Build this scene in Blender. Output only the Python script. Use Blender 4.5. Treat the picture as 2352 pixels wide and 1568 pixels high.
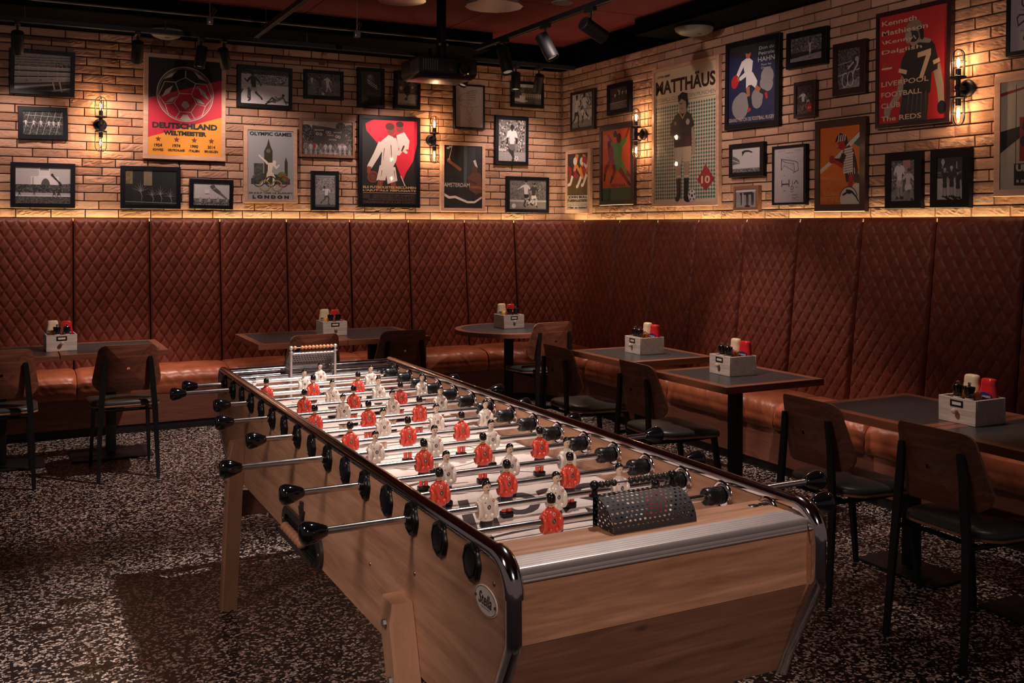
import bpy, bmesh, math, random
from mathutils import Vector, Matrix, noise as mnoise
random.seed(7)
for o in list(bpy.data.objects): bpy.data.objects.remove(o, do_unlink=True)
SC = bpy.context.scene
COL = SC.collection
R = math.radians
PI = math.pi

# ---------------------------------------------------------------- camera, world, exposure
cam_d = bpy.data.cameras.new('camera'); cam = bpy.data.objects.new('camera', cam_d); COL.objects.link(cam)
cam_d.sensor_width = 36.0; cam_d.lens = 2262.0/2352*36
cam_d.shift_y = -(784-518.5)/2352; cam_d.clip_start = 0.05; cam_d.clip_end = 60
cam.matrix_world = Matrix.Translation((0, 0, 1.6)) @ Matrix.Rotation(R(-27.3), 4, 'Z') @ Matrix.Rotation(R(90), 4, 'X') @ Matrix.Rotation(R(0.14), 4, 'Z')
SC.camera = cam
wd = bpy.data.worlds.new('world'); SC.world = wd; wd.use_nodes = True
wd.node_tree.nodes['Background'].inputs[0].default_value = (1, .68, .66, 1)
wd.node_tree.nodes['Background'].inputs[1].default_value = 0.085
SC.view_settings.view_transform = 'Standard'; SC.view_settings.look = 'None'
SC.view_settings.gamma = 1.0; SC.view_settings.use_curve_mapping = False
SC.view_settings.exposure = 0.0
SC.cycles.use_denoising = True
SC.cycles.max_bounces = 8; SC.cycles.diffuse_bounces = 3; SC.cycles.glossy_bounces = 3
SC.cycles.transmission_bounces = 4; SC.cycles.transparent_max_bounces = 10
SC.cycles.sample_clamp_indirect = 3.0; SC.cycles.caustics_reflective = False; SC.cycles.caustics_refractive = False
SC.cycles.blur_glossy = 0.5

def spot_light(parent, loc, target, power, angle, blend=0.6, col=(1, .78, .6), r=0.03):
    d = bpy.data.lights.new('spot_lamp', 'SPOT'); o = bpy.data.objects.new('spot_lamp', d); COL.objects.link(o)
    d.energy = power*LM; d.spot_size = R(angle); d.spot_blend = blend; d.color = col; d.shadow_soft_size = r
    v = Vector(target)-Vector(loc)
    o.matrix_world = Matrix.Translation(loc) @ v.to_track_quat('-Z', 'Y').to_matrix().to_4x4()
    if parent is not None:
        o.parent = parent; o.matrix_parent_inverse = Matrix.Translation(parent.location).inverted()
    return o
LED = 42.0
LM = 3.0
W = (1, .76, .66)

# ---------------------------------------------------------------- calibrated view helpers (photo pixels 2352x1568 -> world planes)
_f = 2262.0; _th = R(27.3); _F = Vector((math.sin(_th), math.cos(_th), 0)); _R = Vector((math.cos(_th), -math.sin(_th), 0))
def _ray(px, py):
    u = px-1176.0; v = py-518.5; c = math.cos(R(-.14)); s = math.sin(R(-.14))
    return _F+_R*((c*u-s*v)/_f)-Vector((0, 0, 1))*((s*u+c*v)/_f)
def onY(px, py, y): d = _ray(px, py); return Vector((0, 0, 1.6))+d*(y/d.y)
def onX(px, py, x): d = _ray(px, py); return Vector((0, 0, 1.6))+d*(x/d.x)
def onZ(px, py, z): d = _ray(px, py); return Vector((0, 0, 1.6))+d*((z-1.6)/d.z)

# ---------------------------------------------------------------- materials
MATS = {}
def nmat(name):
    m = bpy.data.materials.new(name); m.use_nodes = True; nt = m.node_tree
    return m, nt, nt.nodes['Principled BSDF']
def mat(name, col, rough=.5, metal=0.0, spec=.5, bump=0, bscale=200, coat=0, emit=None, es=0):
    m, nt, p = nmat(name)
    p.inputs['Base Color'].default_value = (*col, 1); p.inputs['Roughness'].default_value = rough
    p.inputs['Metallic'].default_value = metal; p.inputs['Specular IOR Level'].default_value = spec
    p.inputs['Coat Weight'].default_value = coat; p.inputs['Coat Roughness'].default_value = .08
    if emit: p.inputs['Emission Color'].default_value = (*emit, 1); p.inputs['Emission Strength'].default_value = es
    tc = nt.nodes.new('ShaderNodeTexCoord'); nz = nt.nodes.new('ShaderNodeTexNoise')
    nt.links.new(tc.outputs['Object'], nz.inputs['Vector']); nz.inputs['Scale'].default_value = bscale; nz.inputs['Detail'].default_value = 3
    if bump:
        b = nt.nodes.new('ShaderNodeBump'); b.inputs['Strength'].default_value = bump; b.inputs['Distance'].default_value = .002
        nt.links.new(nz.outputs['Fac'], b.inputs['Height']); nt.links.new(b.outputs['Normal'], p.inputs['Normal'])
    else:
        mr = nt.nodes.new('ShaderNodeMapRange'); mr.inputs['To Min'].default_value = max(0, rough-.04); mr.inputs['To Max'].default_value = min(1, rough+.04)
        nz.inputs['Scale'].default_value = 30
        nt.links.new(nz.outputs['Fac'], mr.inputs['Value']); nt.links.new(mr.outputs['Result'], p.inputs['Roughness'])
    MATS[name] = m; return m
def ramp(nt, stops):
    r = nt.nodes.new('ShaderNodeValToRGB'); e = r.color_ramp.elements
    e[0].position = stops[0][0]; e[0].color = (*stops[0][1], 1)
    e[1].position = stops[-1][0]; e[1].color = (*stops[-1][1], 1)
    for p, c in stops[1:-1]:
        x = e.new(p); x.color = (*c, 1)
    return r
def wood(name, c1, c2, axis=0, scale=18, rough=.4, knots=False, coat=0, bump=.15):
    m, nt, p = nmat(name)
    tc = nt.nodes.new('ShaderNodeTexCoord'); mp = nt.nodes.new('ShaderNodeMapping')
    s = [scale]*3; s[axis] = scale*.08; mp.inputs['Scale'].default_value = s
    nt.links.new(tc.outputs['Object'], mp.inputs['Vector'])
    n1 = nt.nodes.new('ShaderNodeTexNoise'); n1.inputs['Scale'].default_value = 1; n1.inputs['Detail'].default_value = 4; n1.inputs['Distortion'].default_value = 1.2
    nt.links.new(mp.outputs['Vector'], n1.inputs['Vector'])
    n2 = nt.nodes.new('ShaderNodeTexNoise'); n2.inputs['Scale'].default_value = 7; n2.inputs['Detail'].default_value = 2
    nt.links.new(mp.outputs['Vector'], n2.inputs['Vector'])
    mx = nt.nodes.new('ShaderNodeMath'); mx.operation = 'MULTIPLY_ADD'; mx.inputs[1].default_value = .35
    nt.links.new(n2.outputs['Fac'], mx.inputs[0]); nt.links.new(n1.outputs['Fac'], mx.inputs[2])
    rp = ramp(nt, [(.42, c1), (.66, tuple((a+b)/2 for a, b in zip(c1, c2))), (.86, c2)])
    nt.links.new(mx.outputs[0], rp.inputs['Fac'])
    out = rp.outputs['Color']
    if knots:
        mk = nt.nodes.new('ShaderNodeMapping'); s = [4.2]*3; s[axis] = 2.2; mk.inputs['Scale'].default_value = s
        nt.links.new(tc.outputs['Object'], mk.inputs['Vector'])
        vo = nt.nodes.new('ShaderNodeTexVoronoi'); vo.inputs['Scale'].default_value = 1.0
        nt.links.new(mk.outputs['Vector'], vo.inputs['Vector'])
        kr = ramp(nt, [(.015, (1, 1, 1)), (.06, (0, 0, 0))]); nt.links.new(vo.outputs['Distance'], kr.inputs['Fac'])
        mm = nt.nodes.new('ShaderNodeMixRGB'); mm.inputs[2].default_value = (*[c*.3 for c in c1], 1)
        nt.links.new(kr.outputs['Color'], mm.inputs[0]); nt.links.new(out, mm.inputs[1]); out = mm.outputs[0]
    nt.links.new(out, p.inputs['Base Color']); p.inputs['Roughness'].default_value = rough
    p.inputs['Coat Weight'].default_value = coat; p.inputs['Coat Roughness'].default_value = .15
    b = nt.nodes.new('ShaderNodeBump'); b.inputs['Strength'].default_value = bump; b.inputs['Distance'].default_value = .0015
    nt.links.new(mx.outputs[0], b.inputs['Height']); nt.links.new(b.outputs['Normal'], p.inputs['Normal'])
    MATS[name] = m; return m
def glassy(name, tint=(1, 1, 1), rough=0.02, fac=None, ior=1.45):
    m = bpy.data.materials.new(name); m.use_nodes = True; nt = m.node_tree
    nt.nodes.remove(nt.nodes['Principled BSDF']); out = nt.nodes['Material Output']
    t = nt.nodes.new('ShaderNodeBsdfTransparent'); t.inputs[0].default_value = (*tint, 1)
    g = nt.nodes.new('ShaderNodeBsdfGlossy'); g.inputs['Roughness'].default_value = rough
    fr = nt.nodes.new('ShaderNodeFresnel'); ge = nt.nodes.new('ShaderNodeNewGeometry'); mi = nt.nodes.new('ShaderNodeMix'); mi.inputs[2].default_value = ior; mi.inputs[3].default_value = 1/ior; nt.links.new(ge.outputs['Backfacing'], mi.inputs[0]); nt.links.new(mi.outputs[0], fr.inputs['IOR'])
    mx = nt.nodes.new('ShaderNodeMixShader'); ml = nt.nodes.new('ShaderNodeMath'); ml.operation = 'MULTIPLY'; ml.inputs[1].default_value = .7; nt.links.new(fr.outputs[0], ml.inputs[0]); nt.links.new(ml.outputs[0], mx.inputs[0])
    nt.links.new(t.outputs[0], mx.inputs[1]); nt.links.new(g.outputs[0], mx.inputs[2]); nt.links.new(mx.outputs[0], out.inputs[0])
    MATS[name] = m; return m
mat('black_metal', (.008, .008, .010), .42, .0, .4)
mat('goal_steel', (.56, .53, .55), .45, .15)
mat('rod_chrome', (.82, .79, .79), .19, 1.0)
mat('black_satin', (.006, .006, .009), .55, 0, .3)
mat('black_gloss', (.004, .004, .006), .06, 0, .6, coat=.6)
mat('black_plastic', (.006, .006, .008), .30, 0, .35)
mat('black_vinyl', (.045, .048, .046), .36, bump=.25, bscale=260)
mat('black_laminate', (.036, .034, .038), .33, 0, .55)
mat('chrome', (.66, .65, .67), .10, 1.0)
mat('steel', (.42, .40, .42), .32, 1.0)
mat('aluminium', (.62, .56, .55), .42, .75)
mat('dark_steel', (.10, .095, .10), .38, .8)
mat('brass_screw', (.45, .28, .16), .35, 1.0)
mat('rust_bolt', (.16, .07, .04), .5, .4)
mat('perforated_black', (.030, .027, .030), .6, 0, .4, bump=.5, bscale=900)
mat('player_white', (.78, .70, .62), .22, coat=.3)
mat('player_red', (.72, .075, .045), .25, coat=.3)
mat('skin_paint', (.74, .55, .40), .3)
mat('hair_paint', (.006, .005, .006), .2)
mat('navy_paint', (.012, .012, .022), .3)
mat('orange_bead', (.62, .27, .13), .35)
mat('black_bead', (.025, .018, .016), .35)
mat('cork_ball', (.40, .19, .11), .6, bump=.3, bscale=300)
mat('field_white', (.66, .58, .54), .28, 0, .5)
mat('field_ink', (.03, .026, .032), .4)
mat('field_grey', (.36, .31, .31), .35)
mat('knob_wood', (.55, .42, .34), .5)
mat('mayo', (.74, .60, .42), .3, coat=.3)
mat('ketchup', (.60, .022, .025), .2, coat=.5)
mat('ketchup_label', (.72, .03, .08), .35)
mat('mustard', (.72, .40, .08), .25, coat=.4)
mat('bbq', (.36, .09, .02), .2, coat=.5)
mat('label_blue', (.02, .035, .16), .4)
mat('label_white', (.8, .74, .68), .4)
mat('mill_white', (.62, .52, .46), .4)
mat('felt_red', (.13, .006, .015), .95, bump=.9, bscale=140)
mat('ceiling_black', (.002, .0016, .003), .9, 0, .04)
mat('galvanised', (.5, .46, .42), .35, .9)
mat('ceramic_grey', (.12, .115, .12), .5)
mat('clear_plastic', (.12, .12, .13), .2)
mat('mortar', (.018, .012, .010), .95)
mat('plinth_black', (.006, .005, .006), .6)
mat('frame_black', (.004, .004, .008), .42, 0, .22)
mat('frame_mahogany', (.020, .008, .010), .32, coat=.2)
wood('frame_oak', (.46, .26, .17), (.60, .37, .26), 0, 25, .5)
wood('frame_brown', (.16, .07, .045), (.24, .11, .07), 0, 30, .4)
wood('walnut', (.09, .028, .016), (.24, .085, .048), 0, 30, .36, coat=.12)
wood('walnut_edge', (.28, .12, .07), (.42, .2, .12), 0, 30, .5)
wood('table_edge_x', (.13, .042, .022), (.25, .085, .045), 0, 30, .38, coat=.1)
wood('table_edge_y', (.13, .042, .022), (.25, .085, .045), 1, 30, .38, coat=.1)
wood('plinth_x', (.14, .05, .032), (.23, .085, .055), 0, 40, .5)
wood('plinth_y', (.14, .05, .032), (.23, .085, .055), 1, 40, .5)
wood('oak_y', (.34, .165, .095), (.60, .34, .21), 1, 16, .42, knots=True)
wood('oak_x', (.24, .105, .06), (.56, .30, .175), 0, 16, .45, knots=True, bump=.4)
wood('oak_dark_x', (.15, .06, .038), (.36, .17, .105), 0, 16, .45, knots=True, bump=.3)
wood('beech_z', (.44, .235, .14), (.55, .31, .19), 2, 16, .42)
wood('crate_x', (.44, .37, .33), (.66, .57, .51), 0, 40, .75, bump=.4)
glassy('lamp_glass', (1, .97, .93)); glassy('picture_glass', (1, 1, 1), .03, ior=1.5)
mat('bulb_glow', (1, .7, .4), .5, emit=(1, .62, .30), es=160)
mat('bulb_socket', (.02, .018, .016), .4)
mat('spot_lens', (.5, .45, .4), .5, emit=(1, .75, .55), es=.15)

def leather(name, c1, c2, bscale=55, rough=.50):
    m, nt, p = nmat(name)
    tc = nt.nodes.new('ShaderNodeTexCoord'); n1 = nt.nodes.new('ShaderNodeTexNoise'); n1.inputs['Scale'].default_value = 9; n1.inputs['Detail'].default_value = 5
    nt.links.new(tc.outputs['Object'], n1.inputs['Vector'])
    rp = ramp(nt, [(.3, c1), (.7, c2)]); nt.links.new(n1.outputs['Fac'], rp.inputs['Fac']); nt.links.new(rp.outputs['Color'], p.inputs['Base Color'])
    p.inputs['Roughness'].default_value = rough; p.inputs['Specular IOR Level'].default_value = .45
    n2 = nt.nodes.new('ShaderNodeTexNoise'); n2.inputs['Scale'].default_value = bscale*4; n2.inputs['Detail'].default_value = 4
    nt.links.new(tc.outputs['Object'], n2.inputs['Vector'])
    b = nt.nodes.new('ShaderNodeBump'); b.inputs['Strength'].default_value = .35; b.inputs['Distance'].default_value = .0012
    nt.links.new(n2.outputs['Fac'], b.inputs['Height']); nt.links.new(b.outputs['Normal'], p.inputs['Normal'])
    MATS[name] = m
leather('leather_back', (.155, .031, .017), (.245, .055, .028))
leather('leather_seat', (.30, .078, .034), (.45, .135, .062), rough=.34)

def m_brick():
    m, nt, p = nmat('brick')
    tc = nt.nodes.new('ShaderNodeTexCoord'); n1 = nt.nodes.new('ShaderNodeTexNoise'); n1.inputs['Scale'].default_value = 5; n1.inputs['Detail'].default_value = 6
    nt.links.new(tc.outputs['Object'], n1.inputs['Vector'])
    at = nt.nodes.new('ShaderNodeAttribute'); at.attribute_name = 'tone'
    ad = nt.nodes.new('ShaderNodeMath'); ad.operation = 'MULTIPLY_ADD'; ad.inputs[1].default_value = .5
    nt.links.new(n1.outputs['Fac'], ad.inputs[0]); nt.links.new(at.outputs['Fac'], ad.inputs[2])
    rp = ramp(nt, [(.25, (.31, .165, .108)), (.55, (.43, .245, .168)), (.9, (.53, .325, .225))])
    nt.links.new(ad.outputs[0], rp.inputs['Fac']); nt.links.new(rp.outputs['Color'], p.inputs['Base Color'])
    p.inputs['Roughness'].default_value = .85; p.inputs['Specular IOR Level'].default_value = .2
    mp = nt.nodes.new('ShaderNodeMapping'); mp.inputs['Scale'].default_value = (1, 1, 1.8); nt.links.new(tc.outputs['Object'], mp.inputs['Vector'])
    n2 = nt.nodes.new('ShaderNodeTexNoise'); n2.inputs['Scale'].default_value = 38; n2.inputs['Detail'].default_value = 6; n2.inputs['Distortion'].default_value = .6
    nt.links.new(mp.outputs['Vector'], n2.inputs['Vector'])
    b = nt.nodes.new('ShaderNodeBump'); b.inputs['Strength'].default_value = .55; b.inputs['Distance'].default_value = .008
    nt.links.new(n2.outputs['Fac'], b.inputs['Height']); nt.links.new(b.outputs['Normal'], p.inputs['Normal'])
    MATS['brick'] = m
m_brick()
def m_floor():
    m, nt, p = nmat('terrazzo')
    tc = nt.nodes.new('ShaderNodeTexCoord'); nd = nt.nodes.new('ShaderNodeTexNoise'); nd.inputs['Scale'].default_value = 60; nd.inputs['Detail'].default_value = 1
    nt.links.new(tc.outputs['Object'], nd.inputs['Vector'])
    mx = nt.nodes.new('ShaderNodeMixRGB'); mx.blend_type = 'ADD'; mx.inputs[0].default_value = .012
    nt.links.new(tc.outputs['Object'], mx.inputs[1]); nt.links.new(nd.outputs['Color'], mx.inputs[2])
    v = nt.nodes.new('ShaderNodeTexVoronoi'); v.inputs['Scale'].default_value = 100; nt.links.new(mx.outputs[0], v.inputs['Vector'])
    v2 = nt.nodes.new('ShaderNodeTexVoronoi'); v2.feature = 'DISTANCE_TO_EDGE'; v2.inputs['Scale'].default_value = 100; nt.links.new(mx.outputs[0], v2.inputs['Vector'])
    sp = nt.nodes.new('ShaderNodeSeparateColor'); nt.links.new(v.outputs['Color'], sp.inputs[0])
    rp = ramp(nt, [(0, (.008, .007, .010)), (.54, (.012, .010, .013)), (.58, (.12, .06, .045)), (.64, (.26, .17, .13)), (.70, (.48, .37, .32)), (.84, (.74, .61, .54)), (1, (.82, .71, .64))])
    rp.color_ramp.interpolation = 'CONSTANT'; nt.links.new(sp.outputs[0], rp.inputs['Fac'])
    ed = ramp(nt, [(.02, (0, 0, 0)), (.10, (1, 1, 1))]); nt.links.new(v2.outputs['Distance'], ed.inputs['Fac'])
    m2 = nt.nodes.new('ShaderNodeMixRGB'); m2.inputs[1].default_value = (.012, .010, .013, 1)
    nt.links.new(ed.outputs['Color'], m2.inputs[0]); nt.links.new(rp.outputs['Color'], m2.inputs[2]); nt.links.new(m2.outputs[0], p.inputs['Base Color'])
    p.inputs['Roughness'].default_value = .32; p.inputs['Specular IOR Level'].default_value = .25
    MATS['terrazzo'] = m
m_floor()
def m_print():
    m, nt, p = nmat('printed_paper')
    at = nt.nodes.new('ShaderNodeAttribute'); at.attribute_name = 'Col'
    tc = nt.nodes.new('ShaderNodeTexCoord'); n = nt.nodes.new('ShaderNodeTexNoise'); n.inputs['Scale'].default_value = 95; n.inputs['Detail'].default_value = 3; n.inputs['Roughness'].default_value = .7
    nt.links.new(tc.outputs['Object'], n.inputs['Vector'])
    mr = nt.nodes.new('ShaderNodeMapRange'); mr.inputs['From Min'].default_value = .35; mr.inputs['From Max'].default_value = .65; mr.inputs['To Min'].default_value = -1; mr.inputs['To Max'].default_value = 1
    nt.links.new(n.outputs['Fac'], mr.inputs['Value'])
    mu = nt.nodes.new('ShaderNodeMath'); mu.operation = 'MULTIPLY'; nt.links.new(mr.outputs[0], mu.inputs[0]); nt.links.new(at.outputs['Alpha'], mu.inputs[1])
    ad = nt.nodes.new('ShaderNodeVectorMath'); ad.operation = 'ADD'; nt.links.new(at.outputs['Color'], ad.inputs[0]); nt.links.new(mu.outputs[0], ad.inputs[1])
    mxm = nt.nodes.new('ShaderNodeVectorMath'); mxm.operation = 'MAXIMUM'; mxm.inputs[1].default_value = (.004, .004, .005); nt.links.new(ad.outputs[0], mxm.inputs[0])
    nt.links.new(mxm.outputs[0], p.inputs['Base Color']); p.inputs['Roughness'].default_value = .6
    MATS['printed_paper'] = m
m_print()

# ---------------------------------------------------------------- mesh builder
class MB:
    def __init__(s): s.v = []; s.f = []; s.m = []; s.cur = 0; s.names = []
    def mt(s, name):
        if name not in s.names: s.names.append(name)
        s.cur = s.names.index(name); return s
    def add(s, vs, fs):
        b = len(s.v); s.v.extend([tuple(x) for x in vs]); s.f.extend([tuple(i+b for i in f) for f in fs]); s.m.extend([s.cur]*len(fs)); return s
    def box(s, a, b, M=None):
        (x0, y0, z0), (x1, y1, z1) = a, b
        vs = [Vector(p) for p in ((x0, y0, z0), (x1, y0, z0), (x1, y1, z0), (x0, y1, z0), (x0, y0, z1), (x1, y0, z1), (x1, y1, z1), (x0, y1, z1))]
        if M is not None: vs = [M @ p for p in vs]
        return s.add(vs, [(0, 3, 2, 1), (4, 5, 6, 7), (0, 1, 5, 4), (1, 2, 6, 5), (2, 3, 7, 6), (3, 0, 4, 7)])
    def rbox(s, a, b, r=.004, seg=2, M=None):
        bm = bmesh.new(); bmesh.ops.create_cube(bm, size=1)
        c = [(p+q)/2 for p, q in zip(a, b)]; d = [abs(q-p) for p, q in zip(a, b)]
        for v in bm.verts: v.co = Vector((c[0]+v.co.x*d[0], c[1]+v.co.y*d[1], c[2]+v.co.z*d[2]))
        bmesh.ops.bevel(bm, geom=list(bm.edges), offset=min(r, min(d)*.45), segments=seg, affect='EDGES', profile=.5)
        return s.bm(bm, M)
    def bm(s, bm, M=None):
        bm.verts.index_update(); vs = [(M @ v.co) if M is not None else v.co.copy() for v in bm.verts]
        fs = [[v.index for v in f.verts] for f in bm.faces]; bm.free(); return s.add(vs, fs)
    def ring(s, rings, closed=True, caps=True):
        n = len(rings[0]); vs = [p for r in rings for p in r]; fs = []
        for i in range(len(rings)-1):
            for j in range(n if closed else n-1):
                k = (j+1) % n; fs.append((i*n+j, i*n+k, (i+1)*n+k, (i+1)*n+j))
        if caps and closed:
            fs.append(tuple(range(n-1, -1, -1))); fs.append(tuple((len(rings)-1)*n+j for j in range(n)))
        return s.add(vs, fs)
    def frame(s, d):
        d = d.normalized(); u = d.cross(Vector((0, 0, 1)))
        if u.length < .01: u = d.cross(Vector((1, 0, 0)))
        u.normalize(); return u, d.cross(u).normalized()
    def cyl(s, p, q, r0, r1=None, n=16, caps=True):
        p = Vector(p); q = Vector(q); r1 = r0 if r1 is None else r1; u, w = s.frame(q-p)
        return s.ring([[c+(u*math.cos(2*PI*j/n)+w*math.sin(2*PI*j/n))*r for j in range(n)] for c, r in ((p, r0), (q, r1))], True, caps)
    def lathe(s, o, d, prof, n=20, caps=True):
        o = Vector(o); d = Vector(d).normalized(); u, w = s.frame(d)
        return s.ring([[o+d*t+(u*math.cos(2*PI*j/n)+w*math.sin(2*PI*j/n))*max(r, 1e-5) for j in range(n)] for t, r in prof], True, caps)
    def tube(s, pts, r, n=10, closed=False, caps=True, flat=1.0):
        pts = [Vector(p) for p in pts]; rings = []; N = len(pts); pu = None
        for i, p in enumerate(pts):
            a = pts[(i-1) % N] if (closed or i > 0) else p; b = pts[(i+1) % N] if (closed or i < N-1) else p
            d = (b-a).normalized()
            if pu is None: u, w = s.frame(d)
            else:
                u = (pu-d*pu.dot(d))
                u.normalize(); w = d.cross(u)
            pu = u; rr = r[i] if isinstance(r, (list, tuple)) else r
            rings.append([p+(u*math.cos(2*PI*j/n)+w*math.sin(2*PI*j/n)*flat)*rr for j in range(n)])
        if closed: rings.append(rings[0]); caps = False
        return s.ring(rings, True, caps)
    def ball(s, c, r, n=14, k=9, sc=(1, 1, 1)):
        c = Vector(c); return s.ring([[c+Vector((math.sin(PI*i/k)*math.cos(2*PI*j/n)*sc[0], math.sin(PI*i/k)*math.sin(2*PI*j/n)*sc[1], math.cos(PI*i/k)*sc[2]))*r if 0 < i < k else c+Vector((1e-5*math.cos(2*PI*j/n), 1e-5*math.sin(2*PI*j/n), (r if i == 0 else -r)*sc[2])) for j in range(n)] for i in range(k+1)], True, True)
    def prism(s, poly, d):   # poly: list of 3D points, extruded by vector d
        n = len(poly); a = [Vector(p) for p in poly]; d = Vector(d); b = [p+d for p in a]
        return s.add(a+b, [tuple(range(n-1, -1, -1)), tuple(range(n, 2*n))]+[(i, (i+1) % n, n+(i+1) % n, n+i) for i in range(n)])
    def grid(s, fn, nu, nv, flip=False):
        vs = [fn(i/nu, j/nv) for i in range(nu+1) for j in range(nv+1)]; w = nv+1
        fs = [(i*w+j, (i+1)*w+j, (i+1)*w+j+1, i*w+j+1) for i in range(nu) for j in range(nv)]
        if flip: fs = [f[::-1] for f in fs]
        return s.add(vs, fs)
    def build(s, name, parent=None, smooth=40, loc=None, fixn=True, kind=None):
        me = bpy.data.meshes.new(name); me.from_pydata(s.v, [], s.f)
        for n in (s.names or ['black_metal']): me.materials.append(MATS[n])
        me.polygons.foreach_set('material_index', s.m)
        if fixn:
            b = bmesh.new(); b.from_mesh(me); bmesh.ops.recalc_face_normals(b, faces=b.faces); b.to_mesh(me); b.free()
        if smooth: me.shade_smooth(); me.set_sharp_from_angle(angle=R(smooth))
        me.update(); o = bpy.data.objects.new(name, me); COL.objects.link(o)
        if parent is not None:
            o.parent = parent
            if parent.get('_world'): o.matrix_parent_inverse = Matrix.Translation(parent.location).inverted()
            if parent.parent is not None and parent.parent.get('_world'): pass
        if kind: o['kind'] = kind
        return o
def mb(m=None):
    b = MB()
    if m: b.mt(m)
    return b
def thing(name, label, cat, loc=(0, 0, 0), rz=0, group=None, world=False):
    o = bpy.data.objects.new(name, None); COL.objects.link(o); o.location = loc; o.rotation_euler = (0, 0, rz); o.empty_display_size = .1
    o['label'] = label; o['category'] = cat
    if group: o['group'] = group
    if world: o['_world'] = 1
    return o
def tag(o, label, cat, group=None):
    o['label'] = label; o['category'] = cat
    if group: o['group'] = group
    return o
def copy_tree(o, parent=None):
    c = o.copy(); COL.objects.link(c)
    if parent is not None: c.parent = parent
    for ch in list(o.children): copy_tree(ch, c)
    return c
def place(src, first, loc, rz, label, group=None):
    o = src if first else copy_tree(src)
    o.location = loc; o.rotation_euler = (0, 0, rz); o['label'] = label
    if group: o['group'] = group
    return o
def rrect(w, h, r, n=5):
    pts = []
    for cx, cy, a0 in ((w/2-r, h/2-r, 0), (-w/2+r, h/2-r, 90), (-w/2+r, -h/2+r, 180), (w/2-r, -h/2+r, 270)):
        for i in range(n+1):
            a = R(a0+90*i/n); pts.append((cx+r*math.cos(a), cy+r*math.sin(a)))
    return pts
_txt = {}
def text_mesh(st, bold=0.0, res=3):
    k = (st, bold, res)
    if k not in _txt:
        cu = bpy.data.curves.new('t', 'FONT'); cu.body = st; cu.size = 1; cu.resolution_u = res; cu.offset = bold
        ob = bpy.data.objects.new('t', cu); me = bpy.data.meshes.new_from_object(ob)
        vs = [v.co.copy() for v in me.vertices]; fs = [tuple(p.vertices) for p in me.polygons]
        bpy.data.objects.remove(ob); bpy.data.meshes.remove(me); bpy.data.curves.remove(cu)
        if not vs: vs = [Vector((0, 0, 0))]
        x0 = min(v.x for v in vs); x1 = max(v.x for v in vs); y0 = min(v.y for v in vs); y1 = max(v.y for v in vs)
        _txt[k] = (vs, fs, x0, x1, y0, y1)
    return _txt[k]
# ---------------------------------------------------------------- room shell
def struct(b, name, smooth=30):
    o = b.build(name, None, smooth); o['kind'] = 'structure'; return o
WY, WX = 8.70, 5.06
b = mb('terrazzo'); b.box((-4, -3, -.06), (WX+.2, WY+.2, 0)); struct(b, 'floor')
b = mb('ceiling_black'); b.box((-4, -3, 3.62), (WX+.2, WY+.2, 3.70)); struct(b, 'ceiling')

def brick_wall(name, to_world, span0, span1, phase):
    bm_ = mb('brick'); tones = []
    z0, ch, L = 1.657-.0687*4, .0687, .252; row = 0; z = z0
    while z < 3.165:
        x = span0-L+(0 if row % 2 else L*.5)+phase+((row*37) % 5-2)*.008
        while x < span1:
            a = max(x, span0); c = min(x+L, span1); zt = min(z+ch, 3.17)
            if c-a > .01:
                nu, nv = 13, 7; sd = random.random()*90; amp = random.uniform(.4, 1.25); g = .0016; tone = random.uniform(0, .55)
                rough = 1.0 if random.random() < .75 else .45
                def fn(u, w, a=a, c=c, z=z, zt=zt, sd=sd, amp=amp, g=g, rough=rough):
                    eu = .0035/(c-a); ew = .0035/max(.01, zt-z)
                    u = 0 if u < 1e-6 else 1 if u > 1-1e-6 else eu+(1-2*eu)*(u-1/nu)/(1-2/nu)
                    w = 0 if w < 1e-6 else 1 if w > 1-1e-6 else ew+(1-2*ew)*(w-1/nv)/(1-2/nv)
                    X = a+g+(c-a-2*g)*u; Zz = z+g+(zt-z-2*g)*w
                    e = min(u*(c-a), (1-u)*(c-a), w*(zt-z), (1-w)*(zt-z))
                    if e <= 1e-6: h = -.010
                    else:
                        k = .45+.55*min(1, e/.016)
                        n1 = mnoise.noise(Vector((X*9+sd, Zz*17, sd))); n2 = abs(mnoise.noise(Vector((X*20+sd, Zz*42+X*14, sd+5))))
                        h = .004+k*(.006+rough*amp*(.007*n1-.011*(n2-.25)))
                    return to_world(X, h, Zz)
                nf = len(bm_.f); bm_.grid(fn, nu, nv); tones.extend([tone]*((nu+1)*(nv+1)))
            x += L
        z += ch; row += 1
    bm_.mt('mortar'); nv0 = len(bm_.v)
    bm_.add([to_world(span0, -.003, 1.0), to_world(span1, -.003, 1.0), to_world(span1, -.003, 3.17), to_world(span0, -.003, 3.17)], [(0, 1, 2, 3)])
    bm_.mt('ceiling_black')
    for zz0, zz1 in ((0, 1.0), (3.17, 3.62)):
        bm_.add([to_world(span0, 0, zz0), to_world(span1, 0, zz0), to_world(span1, 0, zz1), to_world(span0, 0, zz1)], [(0, 1, 2, 3)])
    bm_.add([to_world(span0, -.12, 0), to_world(span1, -.12, 0), to_world(span1, -.12, 3.62), to_world(span0, -.12, 3.62)], [(0, 1, 2, 3)])
    tones.extend([0]*(len(bm_.v)-nv0))
    o = bm_.build(name, None, 0, fixn=False); o['kind'] = 'structure'
    at = o.data.attributes.new('tone', 'FLOAT', 'POINT'); at.data.foreach_set('value', tones)
    return o
wb = brick_wall('wall_back', lambda s, h, z: (s, WY-h, z), -2.6, WX, .03)
wr = brick_wall('wall_right', lambda s, h, z: (WX-h, s, z), .9, WY, .10)
wr.data.flip_normals()
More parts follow.
